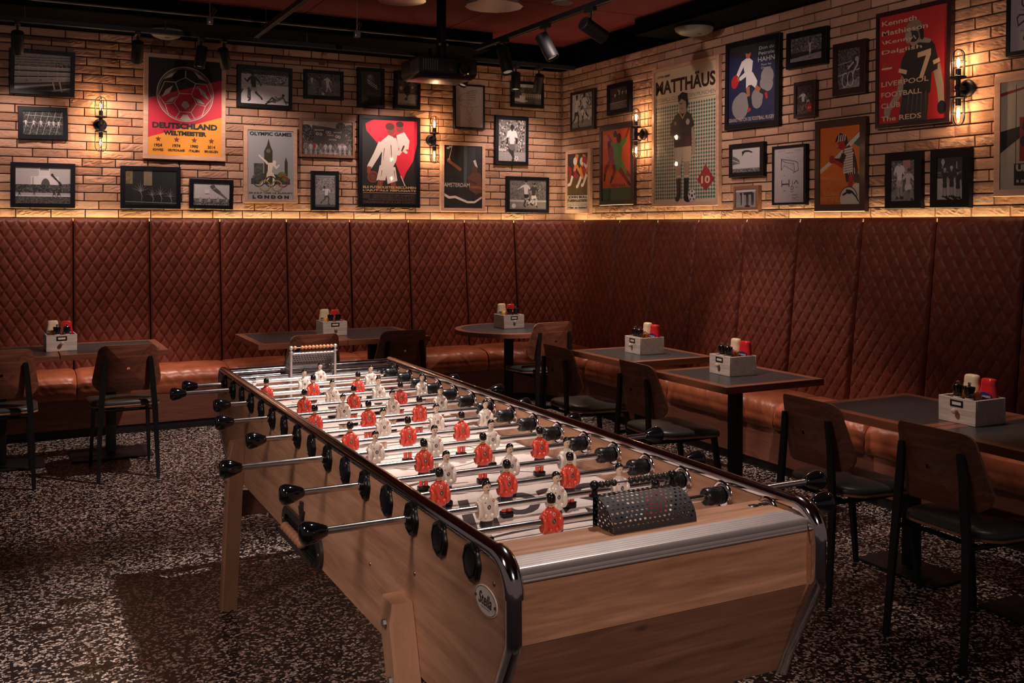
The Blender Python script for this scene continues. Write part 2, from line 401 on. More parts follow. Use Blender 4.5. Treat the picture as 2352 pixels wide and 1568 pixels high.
# dark bulkheads at the head of the walls and the red acoustic ceiling panel
b = mb('ceiling_black'); b.box((-2.6, 7.86, 3.17), (3.86, WY+.1, 3.40)); struct(b, 'trim_1')
b = mb('ceiling_black'); b.box((4.62, .9, 3.17), (WX+.1, 6.75, 3.40)); struct(b, 'trim_2')
b = mb('felt_red')
for i in range(5):
    for j in range(6):
        x0 = -1.6+i*1.25; y0 = .6+j*1.2; b.rbox((x0, y0, 3.30), (x0+1.243, y0+1.193, 3.34), .004, 1)
struct(b, 'ceiling_panel')
b = mb('felt_red'); b.box((-2.6, .9, 3.42), (WX, WY, 3.46)); struct(b, 'ceiling_back')

# ---------------------------------------------------------------- corner banquette
def corner_path(o, r, Xa, Yb, N=160):
    yw, xw = WY-o, WX-o; cx, cy = xw-r, yw-r
    seg = [(max(0, cx-Xa), 'a'), (PI*r/2, 'b'), (max(0, cy-Yb), 'c')]; tot = sum(s for s, _ in seg)
    def P(t):
        d = t*tot
        if d <= seg[0][0]: return Vector((Xa+d, yw, 0))
        d -= seg[0][0]
        if d <= seg[1][0]: a = PI/2-d/r; return Vector((cx+r*math.cos(a), cy+r*math.sin(a), 0))
        d -= seg[1][0]; return Vector((xw, cy-d, 0))
    return P, tot
bench = thing('corner_banquette', 'long cognac leather corner bench with tall diamond quilted back below the brick walls', 'banquette', (2.5, 8.2, 0), world=True)
DW, DH = .0835, .136
def quilt(s, z):
    a = s/DW+z/DH; c = s/DW-z/DH
    d = min(abs(a-round(a)), abs(c-round(c)))
    return .0085*(1-math.exp(-d*11.0))-.004*math.exp(-(d/.05)**2)
def back_panel(posf, width, nu, s0):
    # posf(t, offset) -> xy on the back path; t in 0..1 across this panel
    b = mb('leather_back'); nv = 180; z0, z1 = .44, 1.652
    def fn(u, w):
        z = z0+(z1-z0)*w; o = .115+.125*(1-w)
        e = min(u, 1-u)*width; k = 1-math.exp(-e/.010)
        et = (z1-z); kt = 1-math.exp(-et/.018) if et > 0 else 0
        h = -.022+k*kt*.022+quilt(s0+u*width, z)*min(1, e/.02)*min(1, et/.03)
        p = posf(u, o+h); return (p.x, p.y, z)
    b.grid(fn, nu, nv)
    # top return to the wall
    def fn2(u, w):
        p = posf(u, .093*(1-w)+.080*w); return (p.x, p.y, z1)
    b.grid(fn2, nu, 1)
    o = b.build('back_panel', bench, 60); return o
lx = [.493-.574*k for k in range(4, -1, -1)]+[1.069, 1.637, 2.208, 2.784, 3.352, 3.927, 4.516]
for i in range(len(lx)-1):
    a, c = lx[i]+.004, lx[i+1]-.004
    if lx[i+1] > 4.5: c = 4.46-.004
    back_panel(lambda t, o, a=a, c=c: Vector((a+(c-a)*t, WY-o, 0)), c-a, 76, lx[i])
def cornerA(t, o):
    r = max(.30, .60-o); cx, cy = 4.46, WY-.60; a = PI/2*(1-t); e = (.004/.6); a = PI/2*(1-e)-(PI/2-2*PI/2*e)*t
    return Vector((cx+(.60-o)*math.cos(a), cy+(.60-o)*math.sin(a), 0))
back_panel(cornerA, .66, 80, 0)
ry = [8.10, 7.49, 6.901, 6.347, 5.769, 5.211, 4.642, 4.072, 3.478, 2.9, 2.33, 1.76]
for i in range(len(ry)-1):
    a, c = ry[i]-.004, ry[i+1]+.004
    back_panel(lambda t, o, a=a, c=c: Vector((WX-o, a+(c-a)*t, 0)), a-c, 76, 20-ry[i])
b = mb('plinth_black')     # dark carcass behind the panels
P1, _ = corner_path(.078, .5, -1.8, 1.76)
def fnb(u, w):
    p = P1(u); return (p.x, p.y, .03+w*1.60)
b.grid(fnb, 80, 1); b.build('back_carcass', bench, 40)

def cush_prof(n):
    # (offset from wall, z) round the cushion section, back to front to underside
    pts = [(.20, .470), (.26, .478), (.34, .482), (.42, .481), (.50, .476), (.555, .468)]
    for i in range(1, 9):
        a = R(90-i*180/8*.56); pts.append((.560+.085*math.cos(a), .385+.083*math.sin(a)))
    pts += [(.647, .34), (.640, .31), (.628, .288), (.61, .278), (.55, .276)]
    return pts
CP = cush_prof(0)
def cushion(P2, width, nu, seed):
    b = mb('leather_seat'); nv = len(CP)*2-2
    def fn(u, w):
        k = w*(len(CP)-1); i = min(int(k), len(CP)-2); fr = k-i
        o = CP[i][0]*(1-fr)+CP[i+1][0]*fr; z = CP[i][1]*(1-fr)+CP[i+1][1]*fr
        e = min(u, 1-u)*width; puff = 1-math.exp(-e/.02)
        s = u*width
        wr_ = mnoise.noise(Vector((s*26+seed+z*22, z*7+o*5, seed)))*.0045+mnoise.noise(Vector((s*7+seed, o*6+z*8, 3)))*.006
        fr_ = max(0, min(1, (o-.40)/.15))
        z2 = z-(1-puff)*.016+wr_*(.35+.3*fr_); o2 = o-(1-puff)*.016*fr_+wr_*fr_*.9
        p = P2(u, o2); return (p.x, p.y, z2)
    b.grid(fn, nu, nv); o = b.build('seat_cushion', bench, 70); return o
cl = [-1.8, -.655, .493, 1.62, 2.75, 3.93]
for i in range(len(cl)-1):
    cushion(lambda t, o, a=cl[i]+.002, c=cl[i+1]-.002: Vector((a+(c-a)*t, WY-o, 0)), cl[i+1]-cl[i], 90, i*7.3)
def PC(t, o):
    f, tot = corner_path(o, .42, 3.934, 7.22); return f(t)
cushion(PC, 1.6, 90, 51)
cr = [7.216, 6.04, 4.89, 4.13, 2.95, 1.76]
for i in range(len(cr)-1):
    cushion(lambda t, o, a=cr[i]-.002, c=cr[i+1]+.002: Vector((WX-o, a+(c-a)*t, 0)), cr[i]-cr[i+1], 90, 80+i*5.1)
def base_run(name, mats, offs, z0, z1):
    for part in range(3):
        b = mb(mats[part])
        if part == 0: f = lambda t, o: Vector((-1.8+(3.8+1.8)*t, WY-o, 0)); n = 2
        elif part == 1: f = lambda t, o: corner_path(o, .42, 3.8, 7.3)[0](t); n = 40
        else: f = lambda t, o: Vector((WX-o, 7.3+(1.76-7.3)*t, 0)); n = 2
        def fn(u, w):
            if w < .34: o_, z = offs, z0
            elif w < .67: o_, z = offs, z1
            else: o_, z = offs-.2, z1
            p = f(u, o_); return (p.x, p.y, z)
        b.grid(fn, n, 3); b.build(name, bench, 40)
base_run('plinth_board', ('plinth_x', 'plinth_x', 'plinth_y'), .622, .065, .30)
base_run('kick_board', ('plinth_black',)*3, .605, .001, .066)
# warm light strip tucked behind the top of the back rest
mat('led_glow', (1, .8, .5), .5, emit=(1, .74, .36), es=LED)
b = mb('black_satin'); PS, _t = corner_path(.052, .5, -1.8, 1.76)
def fns(u, w, d=.016, z=1.612):
    p = corner_path(.052+d*(w-.5)*2, .5, -1.8, 1.76)[0](u); return (p.x, p.y, z)
b.grid(lambda u, w: fns(u, w, .018, 1.600), 60, 1); b.build('light_channel', bench)
b = mb('led_glow'); b.grid(lambda u, w: fns(u, w, .008, 1.612), 60, 1); b.build('light_strip', bench)
# ---------------------------------------------------------------- tables
def table_parts(t, w, d, round_=False, base=(.50, .40), pole=.032, H=.75, TH=.036):
    # local: centred, top surface at z=H
    ew = .052
    if round_:
        rr = w/2; n = 72
        circ = lambda r, z: [Vector((r*math.cos(2*PI*i/n), r*math.sin(2*PI*i/n), z)) for i in range(n)]
        b = mb('table_edge_x'); b.ring([circ(rr-ew, H-.003), circ(rr-ew, H), circ(rr-.003, H), circ(rr, H-.003), circ(rr, H-TH), circ(rr-.02, H-TH), circ(.02, H-TH)], True, False); b.build('tabletop', t)
        b = mb('black_laminate'); b.ring([circ(rr-ew+.001, H-.004), circ(rr-ew+.001, H-.0004)], True, True); b.build('inlay', t)
    else:
        x, y = w/2, d/2
        tt = mb('table_edge_x')
        for s in (1, -1):   # mitred frame
            tt.mt('table_edge_x'); q = [(-x, s*y), (x, s*y), (x-ew, s*(y-ew)), (-x+ew, s*(y-ew))]
            tt.prism([(a, c, H-TH) for a, c in (q if s < 0 else q[::-1])], (0, 0, TH))
            tt.mt('table_edge_y'); q = [(s*x, -y), (s*x, y), (s*(x-ew), y-ew), (s*(x-ew), -y+ew)]
            tt.prism([(a, c, H-TH) for a, c in (q if s > 0 else q[::-1])], (0, 0, TH))
        tt.mt('black_satin'); tt.box((-x+ew, -y+ew, H-TH), (x-ew, y-ew, H-TH+.02)); tt.build('tabletop', t, 30)
        b = mb('black_laminate'); b.box((-x+ew, -y+ew, H-.014), (x-ew, y-ew, H-.0004)); b.build('inlay', t, 30)
    b = mb('black_metal'); b.rbox((-pole, -pole, .02), (pole, pole, H-TH-.008), .006) if not round_ else b.cyl((0, 0, .02), (0, 0, H-TH-.008), .040, n=24); b.build('column', t)
    b = mb('black_metal'); b.rbox((-.15, -.15, H-TH-.010), (.15, .15, H-TH-.001), .003); b.build('top_bracket', t)
    b = mb('black_metal')
    if round_: b.lathe((0, 0, .0005), (0, 0, 1), [(0, .10), (.008, .10), (.014, .09), (.020, .05)], 40)
    else: b.rbox((-base[0]/2, -base[1]/2, .0005), (base[0]/2, base[1]/2, .014), .004)
    b.build('base_plate', t)
TG = 'square dining tables along the bench'
tdef = [
 ((.667, 7.385), (.672, .70), 'right one of the paired square tables at the left of the photo', (.52, .36)),
 ((-.012, 7.345), (.672, .70), 'square wood-edged table cut off by the left edge of the photo', (.52, .36)),
 ((1.935, 7.43), (.655, .80), 'left half of the paired tables behind the far goal of the football table', (.40, .40)),
 ((2.595, 7.43), (.655, .80), 'right half of the paired tables behind the far goal of the football table', (.40, .40)),
 ((3.79, 5.46), (.68, .70), 'square wood-edged table by the right bench nearest to the round table', (.24, .44)),
 ((3.73, 4.43), (.69, .68), 'square single table in mid right bench row with its post in full view', (.24, .44)),
 ((3.765, 3.225), (.68, .655), 'far one of the joined pair of tables at the right edge of the photo', (.24, .44)),
 ((3.765, 2.565), (.68, .655), 'near one of the joined tables, cut off by the right edge', (.24, .44)),
]
for i, (c, s, lab, bs) in enumerate(tdef):
    t = thing('dining_table', lab, 'table', (c[0], c[1], 0), 0, TG); table_parts(t, s[0], s[1], base=bs)
t = thing('round_table', 'round wood-rimmed table with a black top in the corner of the bench', 'table', (3.735, 7.29, 0)); table_parts(t, .90, .90, True)

# ---------------------------------------------------------------- chairs (front towards +y, seat centre at the origin)
def make_chair():
    t = thing('dining_chair', '', 'chair')
    def bx(z):   # half width of the back rest at height z
        k = (z-.548)/(.846-.548)
        return .206-.030*k
    zc, zh = .697, .149
    def rim(s=1.0, n=8):
        pts = []; r_ = {0: .05, 1: .05, 2: .075, 3: .075}
        corners = [(bx(.846), .846, 0), (-bx(.846), .846, 90), (-bx(.548), .548, 180), (bx(.548), .548, 270)]
        for i, (x, z, a0) in enumerate(corners):
            r = r_[i]; cx = x-math.copysign(r, x); cz = z-math.copysign(r, z-zc)
            for j in range(n+1):
                a = R(a0+90*j/n); pts.append((cx+r*math.cos(a), cz+r*math.sin(a)))
        return pts
    def yb(x, z): return -.253-.17*(z-.6)+1.9*x*x
    rp = rim()
    def shell(off, sc): return [Vector((x*sc, yb(x*sc, zc+(z-zc)*sc)+off, zc+(z-zc)*sc)) for x, z in rp]
    b = mb('walnut')
    rings_f = [shell(.006, s) for s in (1, .985, .8, .55, .3, .05)]; rings_b = [shell(-.006, s) for s in (1, .985, .8, .55, .3, .05)]
    b.ring(rings_f, True, False); b.ring(rings_b, True, False); b.mt('walnut_edge'); b.ring([shell(.006, 1), shell(-.006, 1)], True, False)
    b.build('backrest', t, 50)
    # seat shell and cushion
    def seat_out(sc, z, dy=0): return [Vector((x*sc*(1.0-.10*(-(y)/.42)), y*sc, z+.012*max(0, (y/.21))**3*-1+.010*max(0, -y/.21)**2)) for x, y in rrect(.43, .43, .10, 6)]
    b = mb('walnut_edge'); b.ring([seat_out(.985, .437), seat_out(1, .440), seat_out(1, .446), seat_out(.985, .449)], True, True); b.build('seat_shell', t, 40)
    b = mb('black_vinyl'); b.ring([seat_out(.99, .449), seat_out(1.0, .456), seat_out(.985, .468), seat_out(.93, .477), seat_out(.75, .482), seat_out(.4, .483), seat_out(.05, .483)], True, True); b.build('seat_cushion', t, 60)
    b = mb('black_metal')
    for s in (-1, 1): b.tube([(s*.165, -.20, .428), (s*.17, .0, .424), (s*.165, .17, .428)], .011, 8)
    b.tube([(-.165, .17, .428), (.165, .17, .428)], .010, 8); b.tube([(-.165, -.20, .428), (.165, -.20, .428)], .010, 8)
    for s in (-1, 1): b.tube([(s*.16, -.264, .428), (s*.165, -.20, .428)], .010, 8); b.build('seat_frame', t, 50)
    for s in (-1, 1):
        b = mb('black_metal')     # rear leg: a flat bar that carries the back rest
        path = [(.176, -.300, .0, .011), (.168, -.278, .25, .014), (.160, -.264, .44, .017), (.150, -.258, .56, .017), (.142, -.255, .66, .016), (.134, -.2585, .74, .014), (.131, -.261, .768, .011)]
        b.ring([[Vector((s*(x+dx*w), y+dy*.008+(0 if z < .5 else -.004), z)) for dx, dy in ((-1, -1), (1, -1), (1, 1), (-1, 1))] for x, y, z, w in path], True, True); b.build('leg', t, 30)
        b = mb('black_metal'); b.ring([[Vector((s*(x+dx*w), y+dy*w, z)) for dx, dy in ((-1, -1), (1, -1), (1, 1), (-1, 1))] for x, y, z, w in ((.185, .225, .0, .009), (.166, .165, .432, .014))], True, True); b.build('leg', t, 30)
    b = mb('steel')
    for s in (-1, 1): b.lathe((s*.138, -.2610, .70), (0, -1, 0), [(0, .006), (.002, .005), (.003, .001)], 10)
    b.build('screw', t)
    return t
chair = make_chair(); CG = 'walnut chairs facing the bench tables'
cdef = [
 (.70, 6.885, 0, 'dark walnut chair second from the left, tucked under the leftmost paired tables'),
 (-.02, 6.90, 2, 'dark walnut chair half cut off by the left edge of the photo'),
 (1.905, 6.94, 4, 'walnut chair right behind the far steel goal of the football table'),
 (2.565, 6.93, 2, 'walnut chair behind the far right corner of the football table'),
 (3.835, 6.965, 1, 'brightly lit walnut chair pulled up to the round table'),
 (3.345, 5.388, -90, 'walnut chair at the right-bench table nearest to the round table'),
 (3.365, 4.54, -91, 'walnut chair at the single square table with the full post'),
 (3.395, 3.245, -91, 'dark walnut chair at the far one of the joined tables on the right'),
 (3.375, 2.58, -90, 'nearest dark walnut chair, at the right edge of the photo'),
]
for i, (x, y, a, lab) in enumerate(cdef): place(chair, i == 0, (x, y, 0), R(a), lab, CG)

# ---------------------------------------------------------------- condiment crates and what stands in them (front with the knob towards -y)
def make_crate():
    t = thing('condiment_crate', '', 'crate'); w, d, h, th = .19, .19, .110, .009
    b = mb('crate_x'); b.rbox((-w/2, -d/2, 0), (w/2, -d/2+th, h), .0015, 1); b.build('front_board', t)
    b = mb('crate_x'); b.rbox((-w/2, d/2-th, 0), (w/2, d/2, h), .0015, 1)
    for s in (-1, 1): b.rbox((s*(w/2-th), -d/2+th, 0), (s*w/2, d/2-th, h), .0015, 1)
    b.box((-w/2+th, -d/2+th, .004), (w/2-th, d/2-th, .010)); b.build('box_body', t)
    b = mb('black_metal')
    for a, c in (((-.032, .072), (.032, .079)), ((-.032, .094), (.032, .100)), ((-.032, .079), (-.024, .094)), ((.024, .079), (.032, .094))): b.box((a[0], -d/2-.003, a[1]), (c[0], -d/2, c[1]))
    b.build('label_holder', t, 0)
    b = mb('label_white'); b.box((-.024, -d/2-.0008, .079), (.024, -d/2-.0002, .094)); b.build('card', t, 0)
    b = mb('knob_wood'); b.lathe((0, -d/2, .055), (0, -1, 0), [(0, .006), (.008, .0055), (.012, .010), (.018, .013), (.024, .011), (.028, .004)], 18); b.build('knob', t)
    return t
def squeeze(name, m, lab_m, h, w, dpt, cat, brand):
    t = thing(name, '', cat)
    def ring(sc, z, k=1.0): return [Vector((x*sc, y*sc*k, z)) for x, y in rrect(w, dpt, min(w, dpt)*.46, 6)]
    b = mb(m)
    b.ring([ring(.72, .022), ring(.80, .03), ring(.93, .05), ring(1, h*.45), ring(1.0, h*.62), ring(.92, h*.76), ring(.85, h*.82), ring(.86, h*.88), ring(.80, h*.955), ring(.72, h*.985), ring(.5, h)], True, True); b.build('body', t, 60)
    b = mb(lab_m if name != 'mayonnaise_bottle' else 'label_white'); b.ring([ring(.62, 0), ring(.66, .003), ring(.64, .021)], True, True); b.build('cap', t, 50)
    yv = -dpt/2-.0012
    b = mb(lab_m); n = 24
    b.prism([(w*.40*math.cos(2*PI*i/n), yv+.0012+.010*abs(math.cos(2*PI*i/n))**2*.4, h*.46+h*.26*math.sin(2*PI*i/n)) for i in range(n)], (0, -.0010, 0)); b.build('label', t, 0)
    lb = bpy.data.objects['label'] if False else None
    b = mb('label_blue'); b.prism([(-w*.40, yv-.0008, h*.53), (w*.40, yv-.0008, h*.53), (w*.40, yv-.0008, h*.64), (0, yv-.0008, h*.68), (-w*.40, yv-.0008, h*.64)], (0, -.0006, 0))
    if brand:
        vs, fs, x0, x1, y0, y1 = text_mesh(brand, .02, 2); s = w*.74/(x1-x0); b.mt('label_white')
        b.add([Vector(((v.x-(x0+x1)/2)*s, yv-.0018, h*.545+(v.y-y0)*s*1.35)) for v in vs], fs)
    b.mt('label_white'); b.prism([(w*.2*math.cos(2*PI*i/12), yv-.0008, h*.40+h*.10*math.sin(2*PI*i/12)) for i in range(12)], (0, -.0004, 0))
    b.build('brand_band', t, 0)
    return t
def make_mill():
    t = thing('pepper_mill', '', 'mill')
    b = mb('mill_white'); b.lathe((0, 0, 0), (0, 0, 1), [(0, .019), (.07, .0185), (.100, .0175), (.102, .016)], 20); b.build('body', t)
    b = mb('black_gloss'); b.lathe((0, 0, .102), (0, 0, 1), [(0, .0165), (.004, .0175), (.040, .0245), (.046, .025), (.049, .0225)], 20); b.build('head', t)
    b = mb('chrome'); b.lathe((0, 0, .151), (0, 0, 1), [(0, .021), (.002, .020), (.003, .006), (.007, .0045), (.012, .008), (.016, .007), (.018, .002)], 16); b.build('nut', t)
    return t
def make_jar(name, m, cat):
    t = thing(name, '', cat)
    b = mb(m); b.lathe((0, 0, 0), (0, 0, 1), [(0, .024), (.006, .027), (.075, .027), (.095, .024), (.112, .021), (.124, .016), (.128, .006)], 20); b.build('body', t, 60)
    b = mb('label_blue'); b.lathe((0, 0, .045), (0, 0, 1), [(0, .0275), (.045, .0275)], 20, False); b.mt('label_white'); b.lathe((0, 0, .052), (0, 0, 1), [(0, .0279), (.014, .0279)], 20, False); b.build('label', t, 50)
    return t
crate = make_crate(); may = squeeze('mayonnaise_bottle', 'mayo', 'label_white', .186, .083, .050, 'bottle', "HELLMANN'S"); ket = squeeze('ketchup_bottle', 'ketchup', 'ketchup_label', .180, .082, .050, 'bottle', "HELLMANN'S")
mill = make_mill(); mus = make_jar('mustard_bottle', 'mustard', 'bottle'); bbq = make_jar('barbecue_bottle', 'bbq', 'bottle')
xdef = [
 (.344, 7.365, 3, 'on the leftmost tables'),
 (2.27, 7.455, 0, 'behind the far football goal'),
 (3.765, 7.345, 0, 'on the round table'),
 (3.83, 5.475, -92, 'on the table beside the round one'),
 (3.745, 4.47, -92, 'on the single square table'),
 (3.765, 2.905, -91, 'on the rightmost joined tables'),
]
for i, (x, y, a, where) in enumerate(xdef):
    z = .7502; M = Matrix.Translation((x, y, z)) @ Matrix.Rotation(R(a), 4, 'Z'); f = i == 0; zi = .0105
    place(crate, f, (x, y, z), R(a), 'whitewashed wooden condiment crate with a knob '+where, 'condiment crates on the tables')
    q = lambda dx, dy: M @ Vector((dx, dy, zi))
    j = [random.uniform(-8, 8) for _ in range(6)]
    place(may, f, q(-.0425, .056), R(a+j[0]), 'cream mayonnaise squeeze bottle in the crate '+where, 'mayonnaise bottles in the crates')
    place(ket, f, q(.0425, .056), R(a+j[1]), 'red ketchup squeeze bottle in the crate '+where, 'ketchup bottles in the crates')
    place(mus, f, q(-.050, -.001), R(a+j[2]), 'yellow mustard bottle in the crate '+where, 'mustard bottles in the crates')
    place(bbq, f, q(.030, -.010), R(a+j[3]), 'brown barbecue sauce bottle in the crate '+where, 'sauce bottles in the crates')
    place(mill, i == 0, q(-.026, -.056), R(a), 'left black and white mill in the crate '+where, 'salt and pepper mills in the crates')
    m2 = copy_tree(mill); m2.location = q(.034, -.058); m2.rotation_euler = (0, 0, R(a+40)); m2['label'] = 'right black and white mill in the crate '+where
# ---------------------------------------------------------------- football table (world coordinates under one root)
FT = thing('foosball_table', 'large oak football table with red and white players in the foreground', 'football table', (1.28, 3.13, 0), world=True)
FR = (1.28, 3.13, 0)
XL0, XL1, XR0, XR1 = .868, .896, 1.662, 1.690; ZB, ZT = .547, .932; YN, YF = 1.702, 4.572
def arc(cy, cz, r, a0, a1, n=7): return [(cy+r*math.cos(R(a0+(a1-a0)*i/n)), cz+r*math.sin(R(a0+(a1-a0)*i/n))) for i in range(n+1)]
prof = arc(YF-.03, ZT-.03, .03, 90, 0)+[(YF, .67)]+arc(YF-.14, .62, .05, 20, -20, 3)+arc(4.33, ZB+.03, .03, -20, -90, 3)[1:]+[(1.86, ZB)]+arc(1.83, ZB+.012, .012, 270, 200, 3)+[(YN+.012, .765)]+arc(YN+.05, .80, .05, 200, 180, 3)+arc(YN+.055, ZT-.055, .055, 180, 90, 8)
for x0, x1 in ((XL0, XL1), (XR0, XR1)):
    b = mb('oak_y'); b.prism([(x0, y, z) for y, z in prof], (x1-x0, 0, 0)); b.build('side_panel', FT, 30)
for xc in ((XL0+XL1)/2, (XR0+XR1)/2):
    path = [(YF-.155, .585)]+[(YF+.002, .69), (YF+.004, .80)]+arc(YF-.03, ZT-.022, .035, 0, 90, 6)+[(3.6, ZT+.012), (2.6, ZT+.012)]+arc(YN+.060, ZT-.053, .065, 90, 180, 9)+[(YN-.005, .84)]+arc(YN+.05, .795, .055, 180, 200, 4)+[(1.80, .585), (1.822, .528)]
    b = mb('chrome'); b.tube([(xc, y, z) for y, z in path], .0170, 14); b.build('rail', FT, 60)
    b = mb('chrome'); b.tube([(xc, y, z) for y, z in arc(YN+.060, ZT-.053, .066, 88, 182, 10)], .0205, 16); b.build('corner_cap', FT, 60)
# near end
b = mb('oak_x'); b.box((XL1, 1.722, .768), (XR0, 1.742, .895)); b.build('end_panel', FT, 30)
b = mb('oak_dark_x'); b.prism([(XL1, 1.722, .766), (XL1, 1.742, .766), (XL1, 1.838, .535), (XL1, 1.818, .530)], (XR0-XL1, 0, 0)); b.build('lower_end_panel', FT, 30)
b = mb('oak_x'); b.box((XL1, 1.780, .900), (XR0, 1.885, .9235)); b.box((XL1, 1.872, .80), (XR0, 1.884, .90)); b.build('end_shelf', FT, 30)
sp = [(1.786, .9245)]
for i in range(5): y = 1.778-i*.0115; sp += [(y, .9248), (y-.009, .9244), (y-.0095, .9232), (y-.0110, .9232)]
sp += [(1.7215+.006*math.cos(R(a)), .9185+.006*math.sin(R(a))) for a in (90, 120, 150, 175)]+[(1.7155, .912), (1.7165, .909), (1.7155, .906), (1.7155, .902), (1.7165, .900), (1.7155, .897), (1.717, .894), (1.722, .894), (1.722, .905), (1.786, .905)]
b = mb('aluminium'); b.prism([(XL1, y, z) for y, z in sp], (XR0-XL1, 0, 0)); b.build('bumper_strip', FT, 20)
# far end
b = mb('oak_x'); b.box((XL1, 4.475, .66), (XR0, 4.495, .915)); b.build('far_end_panel', FT, 30)
for y, z, r in ((4.545, .928, .024), (4.462, .915, .020)):
    b = mb('chrome'); b.tube([(XL1, y, z), (1.28, y, z), (XR0, y, z)], r, 16); b.build('end_tube', FT, 60)
# underside and pitch
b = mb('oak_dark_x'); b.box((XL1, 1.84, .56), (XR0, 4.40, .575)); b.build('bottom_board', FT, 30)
PZ = .815
b = mb('field_white'); b.box((XL1, 1.882, PZ-.012), (XR0, 4.476, PZ))
zi = PZ+.0006
def flat(pts, z=None): n = len(pts); b.add([(x, y, z or zi) for x, y in pts], [tuple(range(n))])
def fring(cx, cy, r, w=.004, a0=0, a1=360, n=56):
    for i in range(n):
        p, q = R(a0+(a1-a0)*i/n), R(a0+(a1-a0)*(i+1)/n); flat([(cx+(r-w)*math.cos(p), cy+(r-w)*math.sin(p)), (cx+r*math.cos(p), cy+r*math.sin(p)), (cx+r*math.cos(q), cy+r*math.sin(q)), (cx+(r-w)*math.cos(q), cy+(r-w)*math.sin(q))])
b.mt('field_ink'); flat([(XL1, 3.128), (XR0, 3.128), (XR0, 3.132), (XL1, 3.132)]); fring(1.28, 3.13, .20)
for s, y0 in ((1, 1.90), (-1, 4.46)):
    for w_, l_ in ((.46, .30), (.28, .14)):
        for a, c, e, g in ((-w_/2, 0, -w_/2+.004, l_), (w_/2-.004, 0, w_/2, l_), (-w_/2, l_-.004, w_/2, l_)): flat([(1.28+a, y0+s*c), (1.28+e, y0+s*c), (1.28+e, y0+s*g), (1.28+a, y0+s*g)])
def ftext(st, cx, cy, hgt, width, bold, ang, shear=0, squash=1):
    vs, fs, x0, x1, y0, y1 = text_mesh(st, bold, 4); s = hgt/(y1-y0); sx = (width/(x1-x0)) if width else s; ca, sa = math.cos(R(ang)), math.sin(R(ang)); out = []
    for v in vs:
        X = (v.x-(x0+x1)/2)*sx+shear*(v.y-(y0+y1)/2)*s; Yv = (v.y-(y0+y1)/2)*s; out.append((cx+X*ca-Yv*sa, cy+X*sa+Yv*ca, zi))
    b.add(out, fs)
ftext('Stella', 1.27, 2.42, .30, .62, .01, 180, .35)
def stroke(pts, w0, w1):   # tapering pen stroke
    n = len(pts)
    for i in range(n-1):
        p, q = Vector(pts[i]), Vector(pts[i+1]); d = (q-p).normalized(); m = Vector((-d.y, d.x)); wa = w0+(w1-w0)*abs(2*i/(n-1)-1); wb = w0+(w1-w0)*abs(2*(i+1)/(n-1)-1)
        flat([tuple(p-m*wa), tuple(p+m*wa), tuple(q+m*wb), tuple(q-m*wb)])
stroke([(1.60-.6*t, 2.20+.05*math.sin(t*3.1)) for t in [i/24 for i in range(25)]], .012, .002)
stroke([(1.28+.23*math.cos(R(a))*1.0, 2.74+.075*math.sin(R(a))) for a in range(10, 330, 12)], .010, .002)
stroke([(1.20+.13*math.cos(R(a)), 2.70+.045*math.sin(R(a))) for a in range(60, 400, 14)], .007, .002)
for i, ch in enumerate('SPORT'):
    a = 6-i*5.5; px = 1.145-.052*i; py = 2.085+.0035*i*i
    ftext(ch, px, py, .026, None, .03, 180+i*4)
fring(1.28, 2.05, .09); b.mt('field_grey'); flat([(1.40+.07*math.cos(R(a)), 1.985+.030*math.sin(R(a))) for a in range(0, 360, 15)])
for s in (1, -1):   # grey wedge panels printed on the far half
    flat([(1.28, 3.95), (1.28+s*.30, 4.12), (1.28+s*.30, 4.16), (1.28, 4.02)])
    flat([(1.28+s*.36, 3.3), (1.28+s*.12, 3.55), (1.28+s*.36, 3.62)])
b.build('playing_field', FT, 0, fixn=False)

# legs, stretchers
for sx in (0, 1):
    for (yt, yb_, near) in ((4.055, 4.20, 0), (2.235, 1.985, 1)):
        b = mb('beech_z'); d = 1 if sx else -1; x0 = XR1+.001 if sx else XL0-.001; x1 = x0+d*.062
        w0, w1 = (.066, .056) if not near else (.078, .064); zt = .735 if not near else .715
        rings = []
        for z, k, sh in ((0.0, 0, 0), (.25, .35, 0), (.55, .77, 0), (.66, .92, 0), (zt-.01, .985, 1)):
            y = yb_+(yt-yb_)*k; w = w1+(w0-w1)*k; r = .006; xa, xb = (x0, x1)
            if sh: xb = x1-d*.012; 
            q = [(xa, y-w/2), (xb-d*r, y-w/2), (xb, y-w/2+r), (xb, y+w/2-r), (xb-d*r, y+w/2), (xa, y+w/2)]
            rings.append([Vector((X, Y_, z)) for X, Y_ in q])
        b.ring(rings, True, True); lg = b.build('leg', FT, 35)
        for zb in (.655, .565, .475) if not near else (.66, .54):
            k = zb/.72; y = yb_+(yt-yb_)*k-.006; b = mb('steel'); b.cyl((x1, y, zb), (x1+d*.008, y, zb), .0095, n=6); b.build('bolt', lg, 30)
for y in (4.13, 2.14):
    b = mb('oak_dark_x'); b.rbox((XL0, y-.012, .40), (XR1, y+.012, .50), .003); b.build('stretcher', FT, 30)

